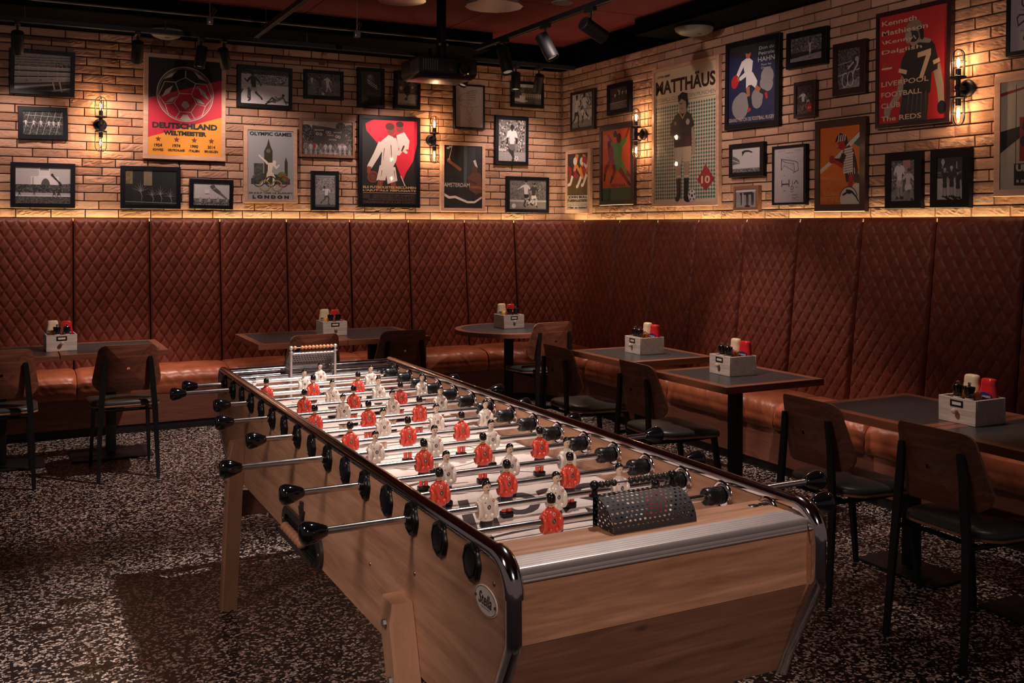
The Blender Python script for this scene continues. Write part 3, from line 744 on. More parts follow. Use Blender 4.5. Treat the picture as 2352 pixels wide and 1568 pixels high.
# goals
def perforated(b, fn, nu, nv, hole, solid=None):
    # sheet with real round holes; fn(u,v) -> point; staggered rows
    for j in range(nv):
        off = .5 if j % 2 else 0
        cells = [(i+off)/nu for i in range(nu-(1 if off else 0))]
        if off:
            for a0, a1 in ((0, .5/nu), (1-.5/nu, 1)): b.add([fn(a0, j/nv), fn(a1, j/nv), fn(a1, (j+1)/nv), fn(a0, (j+1)/nv)], [(0, 1, 2, 3)])
        for a in cells:
            u0, u1, v0, v1 = a, a+1/nu, j/nv, (j+1)/nv; uc, vc = (u0+u1)/2, (v0+v1)/2
            if solid and solid(uc, vc): b.add([fn(u0, v0), fn(u1, v0), fn(u1, v1), fn(u0, v1)], [(0, 1, 2, 3)]); continue
            o = [(u1, vc), (u1, v1), (uc, v1), (u0, v1), (u0, vc), (u0, v0), (uc, v0), (u1, v0)]; ins = []
            for k in range(8): ins.append((uc+hole*(u1-u0)*math.cos(PI*k/4), vc+hole*(v1-v0)*math.sin(PI*k/4)))
            b.add([fn(*p) for p in o]+[fn(*p) for p in ins], [(k, (k+1) % 8, 8+(k+1) % 8, 8+k) for k in range(8)])
NG = None
gx0, gx1, gz0, gz1, gyb, gyf = 1.190, 1.415, .9238, .990, 1.902, 1.8135
def gpt(u, v): a = v*PI/2; return (gx0+(gx1-gx0)*u, gyb-(gyb-gyf)*math.sin(a)*1.0 if False else gyf+(gyb-gyf)*(1-math.cos(a)), gz0+(gz1-gz0)*math.sin(a))
b = mb('perforated_black'); perforated(b, gpt, 17, 11, .25, lambda u, v: u < .02 or u > .98 or v < .10)
ng = None
for x in (gx0, gx1):
    def gside(u, v, x=x):
        y = gyf+(gyb-gyf)*u; h = math.sqrt(max(0, 1-(1-u)**2)); return (x, y, gz0+(gz1-gz0)*h*v)
    perforated(b, gside, 6, 6, .22, lambda u, v: u < .2)
    b.add([(x, gyb, PZ+.001), (x, gyb, gz1), (x, gyb-.02, gz1-.001), (x, gyb-.02, PZ+.001)], [(0, 1, 2, 3)])
goal1 = b.build('near_goal', FT, 30, fixn=False)
def counter(parent, p, q, r, rb, m, ball_m, gap_at, n=10):
    p, q = Vector(p), Vector(q)
    for e in (p, q):
        b = mb(ball_m); b.lathe(e-Vector((0, 0, rb*2.2)), (0, 0, 1), [(0, rb*1.15), (rb*.25, rb*1.15), (rb*.3, rb*.7), (rb*1.2, rb*.55)], 14); b.ball(e, rb); b.build('finial', parent, 60)
    b = mb('steel'); b.cyl(p, q, rb*.22, n=8); b.build('wire', parent)
    d = (q-p).normalized(); L = (q-p).length-2*rb; gap = L-n*2*r; t = rb
    for i in range(n):
        if i == gap_at: t += gap
        b = mb(m); b.ball(p+d*(t+r), r, 14, 9); b.build('counting_bead', parent, 60); t += 2*r
counter(goal1, (gx0+.004, gyb, gz1+.021), (gx1-.004, gyb, gz1+.021), .0082, .0112, 'black_bead', 'black_plastic', 3)
# far goal in steel
fx0, fx1, fz1, fyf, fyb = 1.160, 1.366, 1.022, 4.43, 4.53
b = mb('goal_steel')
def fback(u, v): return (fx0+(fx1-fx0)*u, fyb-(fyb-fyf)*max(0, (v-.45)/.55)**2.2*.9, PZ+.04+(fz1-PZ-.04)*v)
perforated(b, fback, 16, 16, .28, lambda u, v: v < .62 or u < .03 or u > .97)
for x in (fx0, fx1):
    def fs_(u, v, x=x): return (x, fyf+(fback(0, v)[1]-fyf)*u, PZ+.04+(fz1-PZ-.04)*v)
    perforated(b, fs_, 5, 16, .25, lambda u, v: v < .35)
b.mt('aluminium')
for x in (fx0, fx1): b.cyl((x, fyf, PZ), (x, fyf, fz1), .0062, n=12)
b.cyl((fx0, fyf, fz1-.006), (fx1, fyf, fz1-.006), .004, n=10)
goal2 = b.build('far_goal', FT, 40, fixn=False)
counter(goal2, (fx0, fyf, fz1+.021), (fx1, fyf, fz1+.021), .0085, .0098, 'orange_bead', 'aluminium', 1)

# rods, handles, bearings, players
RZ = .903; RY = [4.418-.1711*k for k in range(16)]
HL = {1: .716, 2: .642, 4: .753, 6: .696, 8: .729, 10: .580, 12: .667, 14: .627}
HR = {3: 1.800, 5: 1.854, 7: 1.798, 9: 1.815, 11: 1.929, 13: 1.833, 15: 1.977, 16: 1.835}
PL = {1: [1.291], 2: [1.170, 1.475], 3: [.964, 1.161, 1.358], 4: [1.192, 1.390, 1.585], 5: [1.029, 1.226, 1.422], 6: [1.129, 1.324, 1.523], 7: [.972, 1.169, 1.366], 8: [1.163, 1.362, 1.555], 9: [.990, 1.188, 1.382], 10: [1.015, 1.211, 1.410], 11: [1.105, 1.299, 1.496], 12: [1.103, 1.303, 1.494], 13: [1.009, 1.206, 1.403], 14: [1.063, 1.261, 1.454], 15: [1.149, 1.448]}
def player(red):
    b = MB(); shirt = 'player_red' if red else 'player_white'
    def lo(pts, n=18):   # stacked ellipses (z, rx, ry, dy)
        b.ring([[Vector((rx*math.cos(2*PI*j/n), dy+ry*math.sin(2*PI*j/n), z)) for j in range(n)] for z, rx, ry, dy in pts], True, True)
    b.mt(shirt); lo([(-.030, .021, .0145, 0), (-.027, .0225, .016, 0), (-.010, .021, .0155, 0), (.006, .0225, .016, 0), (.018, .0230, .0155, 0), (.026, .0200, .0135, 0), (.031, .0140, .0105, 0), (.0345, .0085, .007, 0)])
    for s in (-1, 1):   # sleeves and arms folded round the rod
        b.ring([[Vector((s*x, r*.82*math.cos(2*PI*j/18)-.001, -.004+r*1.15*math.sin(2*PI*j/18))) for j in range(18)] for x, r in ((.012, .010), (.019, .019), (.027, .0205), (.031, .019), (.032, .016), (.0295, .0145))], True, True)
        b.ball((s*.0190, 0, .0165), .0108, 12, 7)
        b.ball((s*.010, -.016, -.016), .0062, 10, 6)
    b.mt('skin_paint'); lo([(.033, .0065, .006, 0), (.040, .0065, .0065, 0), (.043, .0085, .0085, -.001), (.050, .0102, .0110, -.001), (.057, .0098, .0105, -.001), (.062, .0075, .008, 0), (.064, .003, .004, 0)])
    b.add([Vector(p) for p in ((-.0016, -.0112, .0535), (.0016, -.0112, .0535), (0, -.0142, .0485))]+[Vector((0, -.0108, .047))], [(0, 1, 2), (0, 2, 3), (1, 3, 2)])
    b.mt('hair_paint'); b.ring([[Vector((rx*math.cos(2*PI*j/18), dy+ry*math.sin(2*PI*j/18), z+max(0, -math.sin(2*PI*j/18))*up)) for j in range(18)] for z, rx, ry, dy, up in ((.046, .0100, .0098, .0022, .0135), (.052, .0113, .0120, .0008, .0095), (.059, .0108, .0118, .0005, .0035), (.0645, .0080, .0090, 0, .001), (.0675, .003, .003, 0, 0))], True, True)
    for s in (-1, 1): b.box((s*.0040-.0014, -.0122, .0525), (s*.0040+.0014, -.0105, .0538))
    b.box((-.0018, -.0118, .0445), (.0018, -.0100, .0452))
    b.mt('navy_paint'); lo([(-.029, .0185, .0125, 0), (-.038, .0185, .0125, 0), (-.046, .0180, .0120, 0), (-.0475, .016, .011, 0)])
    b.mt('player_red' if red else 'skin_paint')
    for s in (-1, 1): b.ring([[Vector((s*.0078+r*math.cos(2*PI*j/12), r*1.05*math.sin(2*PI*j/12), z)) for j in range(12)] for z, r in ((-.046, .0072), (-.056, .0070), (-.068, .0062), (-.0735, .0070))], True, True)
    b.mt('black_plastic'); b.rbox((-.0165, -.012, -.087), (.0165, .012, -.0715), .002, 1)
    if not red: b.mt('skin_paint')
    ys = .0158 if red else -.0158; d = 1 if red else -1
    # screw head and club roundel on the side the photo shows
    ysf = -.0163
    b.mt('dark_steel'); b.lathe((0, ysf+.001, .0045), (0, -1, 0), [(0, .0058), (.0012, .0056), (.0016, .0045)], 14); b.mt('steel'); b.lathe((0, ysf+.0002, .0045), (0, -1, 0), [(0, .0034), (.0014, .003), (.002, .001)], 10)
    if red: b.mt('label_white'); b.lathe((0, ysf+.0015, .0205), (0, -1, 0), [(0, .0046), (.0012, .0044)], 14); b.mt('player_red'); b.lathe((0, ysf+.0005, .0205), (0, -1, 0), [(0, .0028), (.0006, .0027)], 12)
    else: b.mt('player_red'); b.lathe((.0155, ysf+.003, .0205), (.3, -1, 0), [(0, .0042), (.0012, .004)], 12); b.mt('label_white'); b.lathe((.0155, ysf+.0021, .0205), (.3, -1, 0), [(0, .0026), (.0008, .0024)], 10); b.mt('navy_paint'); b.box((-.014, ysf+.001, .0155), (-.010, ysf+.002, .0172))
    return b
proto = {}
def put_player(rod, red, x, y):
    k = 'red' if red else 'white'
    if k not in proto:
        b = player(red); b.v = [(vx*(.82 if -.03 < vz < .034 else 1), vy, vz) for vx, vy, vz in b.v]
        if red:   # red team is seen from behind: turn the head round so that only dark hair shows
            b.v = [(vx, (-vy if vz > .033 else vy), vz) for vx, vy, vz in b.v]
        proto[k] = b.build('player_figure', None, 60); o = proto[k]
    else:
        o = proto[k].copy(); COL.objects.link(o)
    o.parent = rod; o.location = (x, y, RZ); o['label'] = ('red shirted player figure' if red else 'white shirted player figure')
for k in range(1, 17):
    y = RY[k-1]; red = k in HR
    a, c = (HL[k]+.02, XR1+.03) if not red else (XL0-.0, HR[k]-.02)
    b = mb('rod_chrome'); b.cyl((a, y, RZ), (c, y, RZ), .0090, n=14); rod = b.build('rod', FT, 60)
    hx = HL[k] if not red else HR[k]; d = 1 if not red else -1   # towards the table
    b = mb('black_gloss'); b.lathe((hx-d*.032, y, RZ), (d, 0, 0), [(0, .010), (.001, .018), (.004, .0235), (.009, .0262), (.016, .0268), (.026, .0255), (.038, .0222), (.049, .0178), (.058, .0140), (.063, .0118), (.064, .0095)], 26); b.build('handle', rod, 60)
    for xb in (XR0-.008,):
        b = mb('black_plastic'); b.lathe((xb, y, RZ), (-1, 0, 0), [(0, .0235), (.014, .0235), (.015, .022), (.030, .022), (.031, .0235), (.046, .0235), (.050, .021), (.051, .014), (.048, .0095)], 22); b.build('bumper', rod, 50)
    if k in (1, 16):
        for xs in (.990, 1.585):
            b = mb('chrome'); b.lathe((xs-.007, y, RZ), (1, 0, 0), [(0, .0185), (.014, .0185)], 18); b.build('stop_collar', rod, 50)
    for x in PL.get(k, []): put_player(rod, red, x, y)
    # scalloped outer plates and chrome inner rings
    for x, d2 in ((XL0, -1), (XR1, 1)):
        if d2 == 1 and k % 2 == 0 and k < 9: pass
        b = mb('black_plastic'); n = 48; rad = lambda j: .0378+.0013*math.cos(8*2*PI*j/n)
        rr = []
        for t, s in ((0, 1.0), (.006, 1.0), (.0095, .93), (.0105, .80), (.0075, .76), (.0075, .70), (.0105, .66), (.0115, .2)): rr.append([Vector((x+d2*t, y+rad(j)*s*math.cos(2*PI*j/n), RZ+rad(j)*s*1.06*math.sin(2*PI*j/n))) for j in range(n)])
        b.ring(rr, True, True)
        if (d2 == -1 and k in HL) or (d2 == 1 and red): b.lathe((x+d2*.009, y, RZ), (d2, 0, 0), [(0, .017), (.010, .0145), (.012, .0095)], 18)
        b.build('rod_plate', FT, 40)
    b = mb('chrome'); n = 40
    b.ring([[Vector((XR0-t, y+(.0375+.003*math.cos(2*2*PI*j/n))*s*math.cos(2*PI*j/n), RZ+.0385*s*math.sin(2*PI*j/n))) for j in range(n)] for t, s in ((0, 1), (.003, .97), (.005, .86), (.003, .76), (.0045, .70), (.0045, .5))], True, True); rg = b.build('bearing_ring', FT, 50)
    b = mb('rust_bolt'); b.cyl((XR0-.003, y-.036, RZ-.010), (XR0-.011, y-.036, RZ-.010), .0065, n=6); b.build('bolt', rg, 30)
# ball tray on the left side panel
tx = XL0
def stad(y0, y1, z0, z1, n=10):
    r = (z1-z0)/2; c = (z0+z1)/2; return [(y1-r+r*math.cos(R(a)), c+r*math.sin(R(a))) for a in [-90+180*i/n for i in range(n+1)]]+[(y0+r+r*math.cos(R(a)), c+r*math.sin(R(a))) for a in [90+180*i/n for i in range(n+1)]]
o_, i_ = stad(2.925, 3.395, .541, .642), stad(2.965, 3.355, .562, .620)
b = mb('dark_steel')
b.ring([[Vector((tx-d, y, z)) for y, z in q] for d, q in ((0, o_), (.010, o_), (.012, stad(2.93, 3.39, .545, .638)), (.012, i_), (.0, i_))], True, False)
b.mt('black_satin'); b.add([Vector((tx-.0008, y, z)) for y, z in i_], [tuple(range(len(i_)))])  # shade of the tray hollow painted as a flat black sheet
b.mt('dark_steel'); b.box((tx-.030, 2.96, .552), (tx-.010, 3.36, .562)); b.box((tx-.032, 2.96, .552), (tx-.029, 3.36, .570))
tray = b.build('ball_tray', FT, 30, fixn=True)
b = mb('dark_steel')
for dy, h, w in ((0, .07, .008), (.022, .050, .006), (-.022, .045, .006)): b.ring([[Vector((tx-.006+a*w*.5, 3.16+dy*k+c*w, .632+h*k)) for a, c in ((-1, -1), (1, -1), (1, 1), (-1, 1))] for k in (0, .5, 1)], True, True)
b.build('tray_ornament', tray, 30)
b = mb('brass_screw')
for y in (2.945, 3.375): b.lathe((tx-.012, y, .592), (-1, 0, 0), [(0, .005), (.002, .004), (.0028, .001)], 10)
b.build('screw', tray, 50)
# oval maker's badge
b = mb('label_white'); n = 40
by, bz = 1.79, .843
ov = lambda s, d: [Vector((tx-d, by+.052*s*math.cos(2*PI*j/n), bz+.030*s*math.sin(2*PI*j/n))) for j in range(n)]
b.ring([ov(1, 0), ov(1, .0015), ov(.97, .002)], True, True); b.mt('field_ink'); b.ring([ov(.93, .0024), ov(.90, .0024)], True, False)
def btext(st, cy, cz, h, w, bold, shear=0):
    vs, fs, x0, x1, y0, y1 = text_mesh(st, bold, 3); s = h/(y1-y0); sx = w/(x1-x0)
    b.add([Vector((tx-.0026, cy-((v.x-(x0+x1)/2)*sx+shear*(v.y-(y0+y1)/2)*s), cz+(v.y-(y0+y1)/2)*s)) for v in vs], fs)
btext('Stella', by, bz+.002, .026, .060, .02, .25)
b.box((tx-.0026, by-.020, bz-.0155), (tx-.0024, by+.022, bz-.0145))
for s in (-1, 1): b.cyl((tx-.002, by+s*.044, bz), (tx-.004, by+s*.044, bz), .003, n=8)
b.build('maker_badge', FT, 0, fixn=False)
b = mb('brass_screw')
for y, z in ((1.755, .888), (2.18, .775), (4.545, .885), (4.548, .72), (3.27, .715), (2.72, .745), (2.5, .70)): b.lathe((tx, y, z), (-1, 0, 0), [(0, .0055), (.002, .0045), (.003, .001)], 10)
b.build('side_screw', FT, 50)
# balls waiting in the tray
for i in range(7):
    b = mb('cork_ball'); b.ball((0, 0, 0), .0165, 18, 11); o = b.build('cork_ball', None, 60)
    o.location = (tx-.0135-.0042, 3.318-.0345*i, .5622+.0165)
    tag(o, 'brown cork ball lying in the row inside the tray on the football table side', 'ball', 'cork balls in the ball tray')
# ---------------------------------------------------------------- framed prints: flat artwork built from inked shapes on paper
def lin(c): return tuple((x/12.92 if x <= .04045 else ((x+.055)/1.055)**2.4) for x in c)
def g(v): v = .97*v**.85 if v > .15 else v*1.28; return (v*1.0, v*.96, v*.97)
class Art:
    def __init__(s, w, h): s.w, s.h = w, h; s.v = []; s.f = []; s.c = []; s.d = 0
    def P(s, x, y): return ((x/100-.5)*s.w, (.5-y/100)*s.h)
    def put(s, pts, col, grain=0, raw=False):
        s.d += 1; b = len(s.v); hw, hh = s.w/2, s.h/2
        for p in pts:
            X, Y = p if raw else s.P(*p)
            s.v.append((min(hw, max(-hw, X)), -.00006*s.d, min(hh, max(-hh, Y))))
        s.f.append(tuple(range(b, b+len(pts)))); s.c.append((*lin(col), grain)); return s
    def bg(s, col, grain=0): return s.put([(0, 100), (100, 100), (100, 0), (0, 0)], col, grain)
    def rect(s, x0, y0, x1, y1, col, grain=0): return s.put([(x0, y1), (x1, y1), (x1, y0), (x0, y0)], col, grain)
    def poly(s, pts, col, grain=0): return s.put(pts, col, grain)
    def ell(s, x, y, rx, col, ry=None, grain=0, n=24, rot=0):   # rx in % of width; ry same unit unless given
        ry = rx if ry is None else ry; k = s.w/s.h; c, q = math.cos(R(rot)), math.sin(R(rot))
        pts = []
        for i in range(n):
            a = 2*PI*i/n; dx, dy = rx*math.cos(a), ry*math.sin(a); pts.append((x+dx*c-dy*q, y+(dx*q+dy*c)*k))
        return s.put(pts, col, grain)
    def line(s, pts, w, col, w2=None, cap=True, grain=0):       # polyline, width in % of width
        k = s.w/100; M = [Vector(s.P(*p)) for p in pts]; n = len(M)
        for i in range(n-1):
            p, q = M[i], M[i+1]
            if (q-p).length < 1e-6: continue
            d = (q-p).normalized(); m = Vector((-d.y, d.x)); e = w if w2 is None else w2
            wa = (w+(e-w)*i/(n-1))*k/2; wb = (w+(e-w)*(i+1)/(n-1))*k/2
            s.put([tuple(p-m*wa), tuple(q-m*wb), tuple(q+m*wb), tuple(p+m*wa)], col, grain, True)
            if cap and i < n-1 or cap: s.put([tuple(q+Vector((math.cos(2*PI*j/10), math.sin(2*PI*j/10)))*wb) for j in range(10)], col, grain, True)
        return s
    def circ(s, x, y, r, w, col, n=36, a0=0, a1=360, ry=None):
        k = s.w/s.h; ry = r if ry is None else ry
        return s.line([(x+r*math.cos(R(a0+(a1-a0)*i/n)), y+ry*k*math.sin(R(a0+(a1-a0)*i/n))) for i in range(n+1)], w, col, cap=False)
    def text(s, st, x, y, hgt, col, width=None, bold=.01, res=3, rot=0):   # centre x, centre y, cap height in % of height, width in % of width
        vs, fs, x0, x1, y0, y1 = text_mesh(st, bold, res); sc = hgt/100*s.h/(y1-y0); sx = width/100*s.w/(x1-x0) if width else sc
        s.d += 1; b = len(s.v); cx, cy = s.P(x, y); c, q = math.cos(R(rot)), math.sin(R(rot))
        for v in vs:
            X = (v.x-(x0+x1)/2)*sx; Y = (v.y-(y0+y1)/2)*sc; s.v.append((cx+X*c-Y*q, -.00006*s.d, cy+X*q+Y*c))
        for f in fs: s.f.append(tuple(i+b for i in f)); s.c.append((*lin(col), 0))
        return s
    def crowd(s, x0, y0, x1, y1, lo, hi, n, sz, seed=1):
        rnd = random.Random(seed); m = (lo+hi)/2; s.rect(x0, y0, x1, y1, g(m), .05)
        k = s.w/s.h
        for i in range(n):
            x = rnd.uniform(x0+sz, x1-sz); y = rnd.uniform(y0+sz*k, y1-sz*k); r = sz*rnd.uniform(.5, 1); v = rnd.choice((lo, lo+.04, hi, hi-.05, m*.8))
            s.ell(x, y, r, g(v), r*rnd.uniform(.7, 1.4), 0, 7)
        return s
    def man(s, x, y, H, J, shirt, shorts, skin, hair=.05, boots=.04, socks=None, wide=1.0):
        # joints given as offsets in units of figure height H (% of height), y down; J keys: head neck hip ls/le/lh rs/re/rh lk/la/lt rk/ra/rt
        kx = H*s.h/s.w; p = lambda n: (x+J[n][0]*kx, y+J[n][1]*H); W = H*s.h/s.w*wide
        col = lambda v: g(v) if isinstance(v, (int, float)) else v
        sk, sh, so, bo = col(skin), col(shirt), col(shorts), col(boots); sc = col(socks) if socks is not None else sk
        for a in 'lr':
            s.line([p('hip'), p(a+'k')], .105*W, sk, .075*W); s.line([p(a+'k'), p(a+'a')], .075*W, sc, .05*W); s.line([p(a+'a'), p(a+'t')], .055*W, bo)
            mid = ((p('hip')[0]+p(a+'k')[0])/2, (p('hip')[1]+p(a+'k')[1])/2)
            s.line([p('hip'), mid], .15*W, so, .13*W)
        for a in 'lr':
            s.line([p(a+'s'), p(a+'e')], .075*W, sh, .06*W); s.line([p(a+'e'), p(a+'h')], .05*W, sk, .04*W)
        n, h, l, r = p('neck'), p('hip'), p('ls'), p('rs')
        dx = .07*kx; s.poly([(h[0]-dx, h[1]+.02*H), (h[0]+dx, h[1]+.02*H), r, n, l] if l[0] < r[0] else [(h[0]-dx, h[1]+.02*H), (h[0]+dx, h[1]+.02*H), l, n, r], sh)
        s.line([l, n, r], .07*W, sh)
        hd = p('head'); s.line([n, hd], .05*W, sk); s.ell(hd[0], hd[1], .052*W, sk, .066*W); s.ell(hd[0], hd[1]-.028*H, .055*W, col(hair), .045*W)
        return s
STAND = dict(head=(0, -.93), neck=(0, -.83), hip=(0, -.48), ls=(-.10, -.80), le=(-.15, -.64), lh=(-.15, -.49), rs=(.10, -.80), re=(.15, -.64), rh=(.14, -.49), lk=(-.05, -.26), la=(-.05, -.03), lt=(-.09, 0), rk=(.06, -.26), ra=(.06, -.03), rt=(.10, 0))
RUN = dict(head=(.03, -.93), neck=(.02, -.83), hip=(-.02, -.50), ls=(-.08, -.79), le=(-.20, -.68), lh=(-.26, -.54), rs=(.11, -.79), re=(.21, -.66), rh=(.30, -.76), lk=(-.10, -.28), la=(-.26, -.14), lt=(-.30, -.08), rk=(.13, -.34), ra=(.10, -.06), rt=(.16, -.01))
KICK = dict(head=(-.02, -.93), neck=(-.02, -.83), hip=(-.02, -.49), ls=(-.13, -.79), le=(-.26, -.72), lh=(-.38, -.66), rs=(.08, -.78), re=(.17, -.64), rh=(.20, -.50), lk=(-.04, -.26), la=(-.11, -.04), lt=(-.05, 0), rk=(.10, -.30), ra=(.20, -.10), rt=(.27, -.06))
ARMS = dict(STAND, le=(-.14, -.98), lh=(-.13, -1.15), re=(.17, -.95), rh=(.16, -1.10))
SLIDE = dict(head=(-.30, -.42), neck=(-.26, -.34), hip=(.02, -.16), ls=(-.32, -.30), le=(-.40, -.18), lh=(-.44, -.04), rs=(-.18, -.30), re=(-.06, -.26), rh=(.04, -.36), lk=(.22, -.14), la=(.40, -.05), lt=(.46, -.02), rk=(.18, -.30), ra=(.34, -.14), rt=(.40, -.10))
def flip(J): return {k: (-v[0], v[1]) for k, v in J.items()}
def football(a, x, y, r, light=.85, dark=.06):
    a.ell(x, y, r, g(light)); k = a.w/a.h
    a.ell(x, y, r*.30, g(dark), n=5)
    for i in range(5): t = R(72*i-90); a.ell(x+r*.72*math.cos(t), y+r*.72*k*math.sin(t), r*.20, g(dark), n=5)

FRAMES = []
def frame_on_wall(px, kind, border, name, label, cat, art, mat_w=0, group=None, mount=None):
    # px: four outer corners in the photo (TL TR BR BL); they fix the place on the wall, the size and the slight tilt
    left = px[0][0] < 1295
    wp = [onY(x, y, WY-.035) if left else onX(x, y, WX-.035) for x, y in px]
    c = sum(wp, Vector())/4; hz = (lambda v: v.x) if left else (lambda v: -v.y)
    w = ((hz(wp[1])-hz(wp[0]))+(hz(wp[2])-hz(wp[3])))/2; h = ((wp[0].z-wp[3].z)+(wp[1].z-wp[2].z))/2
    tilt = math.atan2((wp[1].z-wp[0].z)+(wp[2].z-wp[3].z), (hz(wp[1])-hz(wp[0]))+(hz(wp[2])-hz(wp[3])))
    tilt = max(-.05, min(.05, tilt))
    loc = (c.x, WY-.022, c.z) if left else (WX-.022, c.y, c.z)
    t = thing(name, label, cat, loc, 0, group)
    t.matrix_world = Matrix.Translation(loc) @ Matrix.Rotation(0 if left else R(-90), 4, 'Z') @ Matrix.Rotation(-tilt, 4, 'Y')
    bw = border; dpt = .026
    b = mb(kind); x, z = w/2, h/2
    o4 = [(-x, -z), (x, -z), (x, z), (-x, z)]; i4 = [(-x+bw, -z+bw), (x-bw, -z+bw), (x-bw, z-bw), (-x+bw, z-bw)]
    q = lambda pts, y, e=0: [Vector((a+math.copysign(e, -a), y, c2+math.copysign(e, -c2))) for a, c2 in pts]
    b.ring([q(o4, .010), q(o4, -dpt+.003), q(o4, -dpt, .003), q(i4, -dpt, -.003), q(i4, -dpt+.004), q(i4, -.008)], True, False)
    b.add(q(o4, .010), [(0, 1, 2, 3)]); b.build('frame', t, 30)
    a = Art(w-2*bw, h-2*bw); art(a)
    me = bpy.data.meshes.new('print'); me.from_pydata([(v[0], -.0165+v[1]*min(1, .0035/(.00006*a.d)), v[2]) for v in a.v], [], a.f); me.materials.append(MATS['printed_paper'])
    at = me.attributes.new('Col', 'FLOAT_COLOR', 'CORNER'); buf = []
    for f, cc in zip(a.f, a.c): buf.extend(list(cc)*len(f))
    at.data.foreach_set('color', buf); me.update()
    po = bpy.data.objects.new('print', me); COL.objects.link(po); po.parent = t
    gp = -.0165-min(.0035, .00006*a.d)-.0008
    b = mb('picture_glass'); x2, z2 = x-bw+.001, z-bw+.001
    b.add([Vector((-x2, gp, -z2)), Vector((x2, gp, -z2)), Vector((x2, gp, z2)), Vector((-x2, gp, z2))], [(0, 1, 2, 3)]); b.build('glass', t, 0, fixn=False)
    return t
PAPER = (.78, .73, .70); CREAM = (.86, .80, .72)
def a_stadium(a):
    a.bg(g(.42)); a.rect(0, 0, 100, 34, g(.62), .10)
    for i, y in enumerate((8, 15, 22, 29, 36)): a.line([(0, y+4), (100, y-1)], 1.2, g(.30), grain=.06)
    a.crowd(72, 20, 100, 38, .15, .75, 60, 1.4, 3)
    for y0, y1, hh in ((38, 34, 9), (52, 47, 11), (68, 58, 15)):
        a.poly([(0, y0+hh), (100, y1+hh*.75), (100, y1), (0, y0)], g(.74), .03); a.line([(0, y0), (100, y1)], 1.6, g(.92)); a.line([(0, y0+hh+1), (100, y1+hh*.75+1)], 1.6, g(.12))
        for i in range(6): x = 8+i*17; yy = y0+(y1-y0)*x/100; a.line([(x, yy-3), (x, yy+4)], 1.3, g(.9))
    a.text('75', 22, 74, 5, g(.15)); a.text('74', 46, 70, 4.5, g(.15)); a.text('73', 66, 66, 4, g(.15))
    a.poly([(30, 100), (100, 88), (100, 76), (0, 100)], g(.13), .05); a.poly([(0, 90), (70, 78), (70, 81), (0, 97)], g(.8))
    for x in (68, 80): a.line([(x, 72), (x+4, 98)], 2.6, g(.8))
    a.poly([(66, 100), (100, 90), (100, 86), (66, 96)], g(.75))
def a_lanes(a):
    a.bg(g(.13), .07)
    for x in (8, 24, 40, 56, 72, 88): a.line([(x+10, 0), (x-8, 100)], .9, g(.62))
    a.line([(8, 18), (100, 24)], 1, g(.7)); a.line([(0, 48), (100, 54)], 1, g(.6))
    for i, x in enumerate((8, 27, 45, 64, 76, 88)): a.man(x, 66+i*.6, 30, RUN if i % 2 else KICK, .78, .75, .60, .1, .5)
def a_tower(a):
    a.bg(g(.66), .02); a.rect(42, 0, 62, 28, g(.80)); a.rect(44, 2, 60, 9, g(.35)); a.rect(40, 24, 64, 30, g(.86)); a.rect(28, 26, 78, 52, g(.82))
    a.ell(54, 50, 8, g(.25), 14); a.rect(28, 48, 78, 50, g(.6)); a.rect(30, 28, 33, 50, g(.6))
    a.rect(0, 48, 100, 72, g(.16), .10); a.poly([(60, 50), (100, 44), (100, 62), (60, 62)], g(.22), .08); a.rect(0, 70, 100, 79, g(.62), .05); a.rect(0, 77, 100, 80, g(.8)); a.rect(0, 80, 100, 100, g(.22), .06)
    for x, y, h in ((8, 84, 24), (70, 86, 30), (78, 88, 34), (34, 78, 14)): a.man(x, y, h, RUN, .12, .2, .45, .1, .05)
    a.line([(66, 22), (74, 34), (78, 40)], 3.2, g(.1), 2.0); a.line([(78, 40), (82, 48)], 4, g(.1)); a.ell(66, 21, 2.4, g(.1))
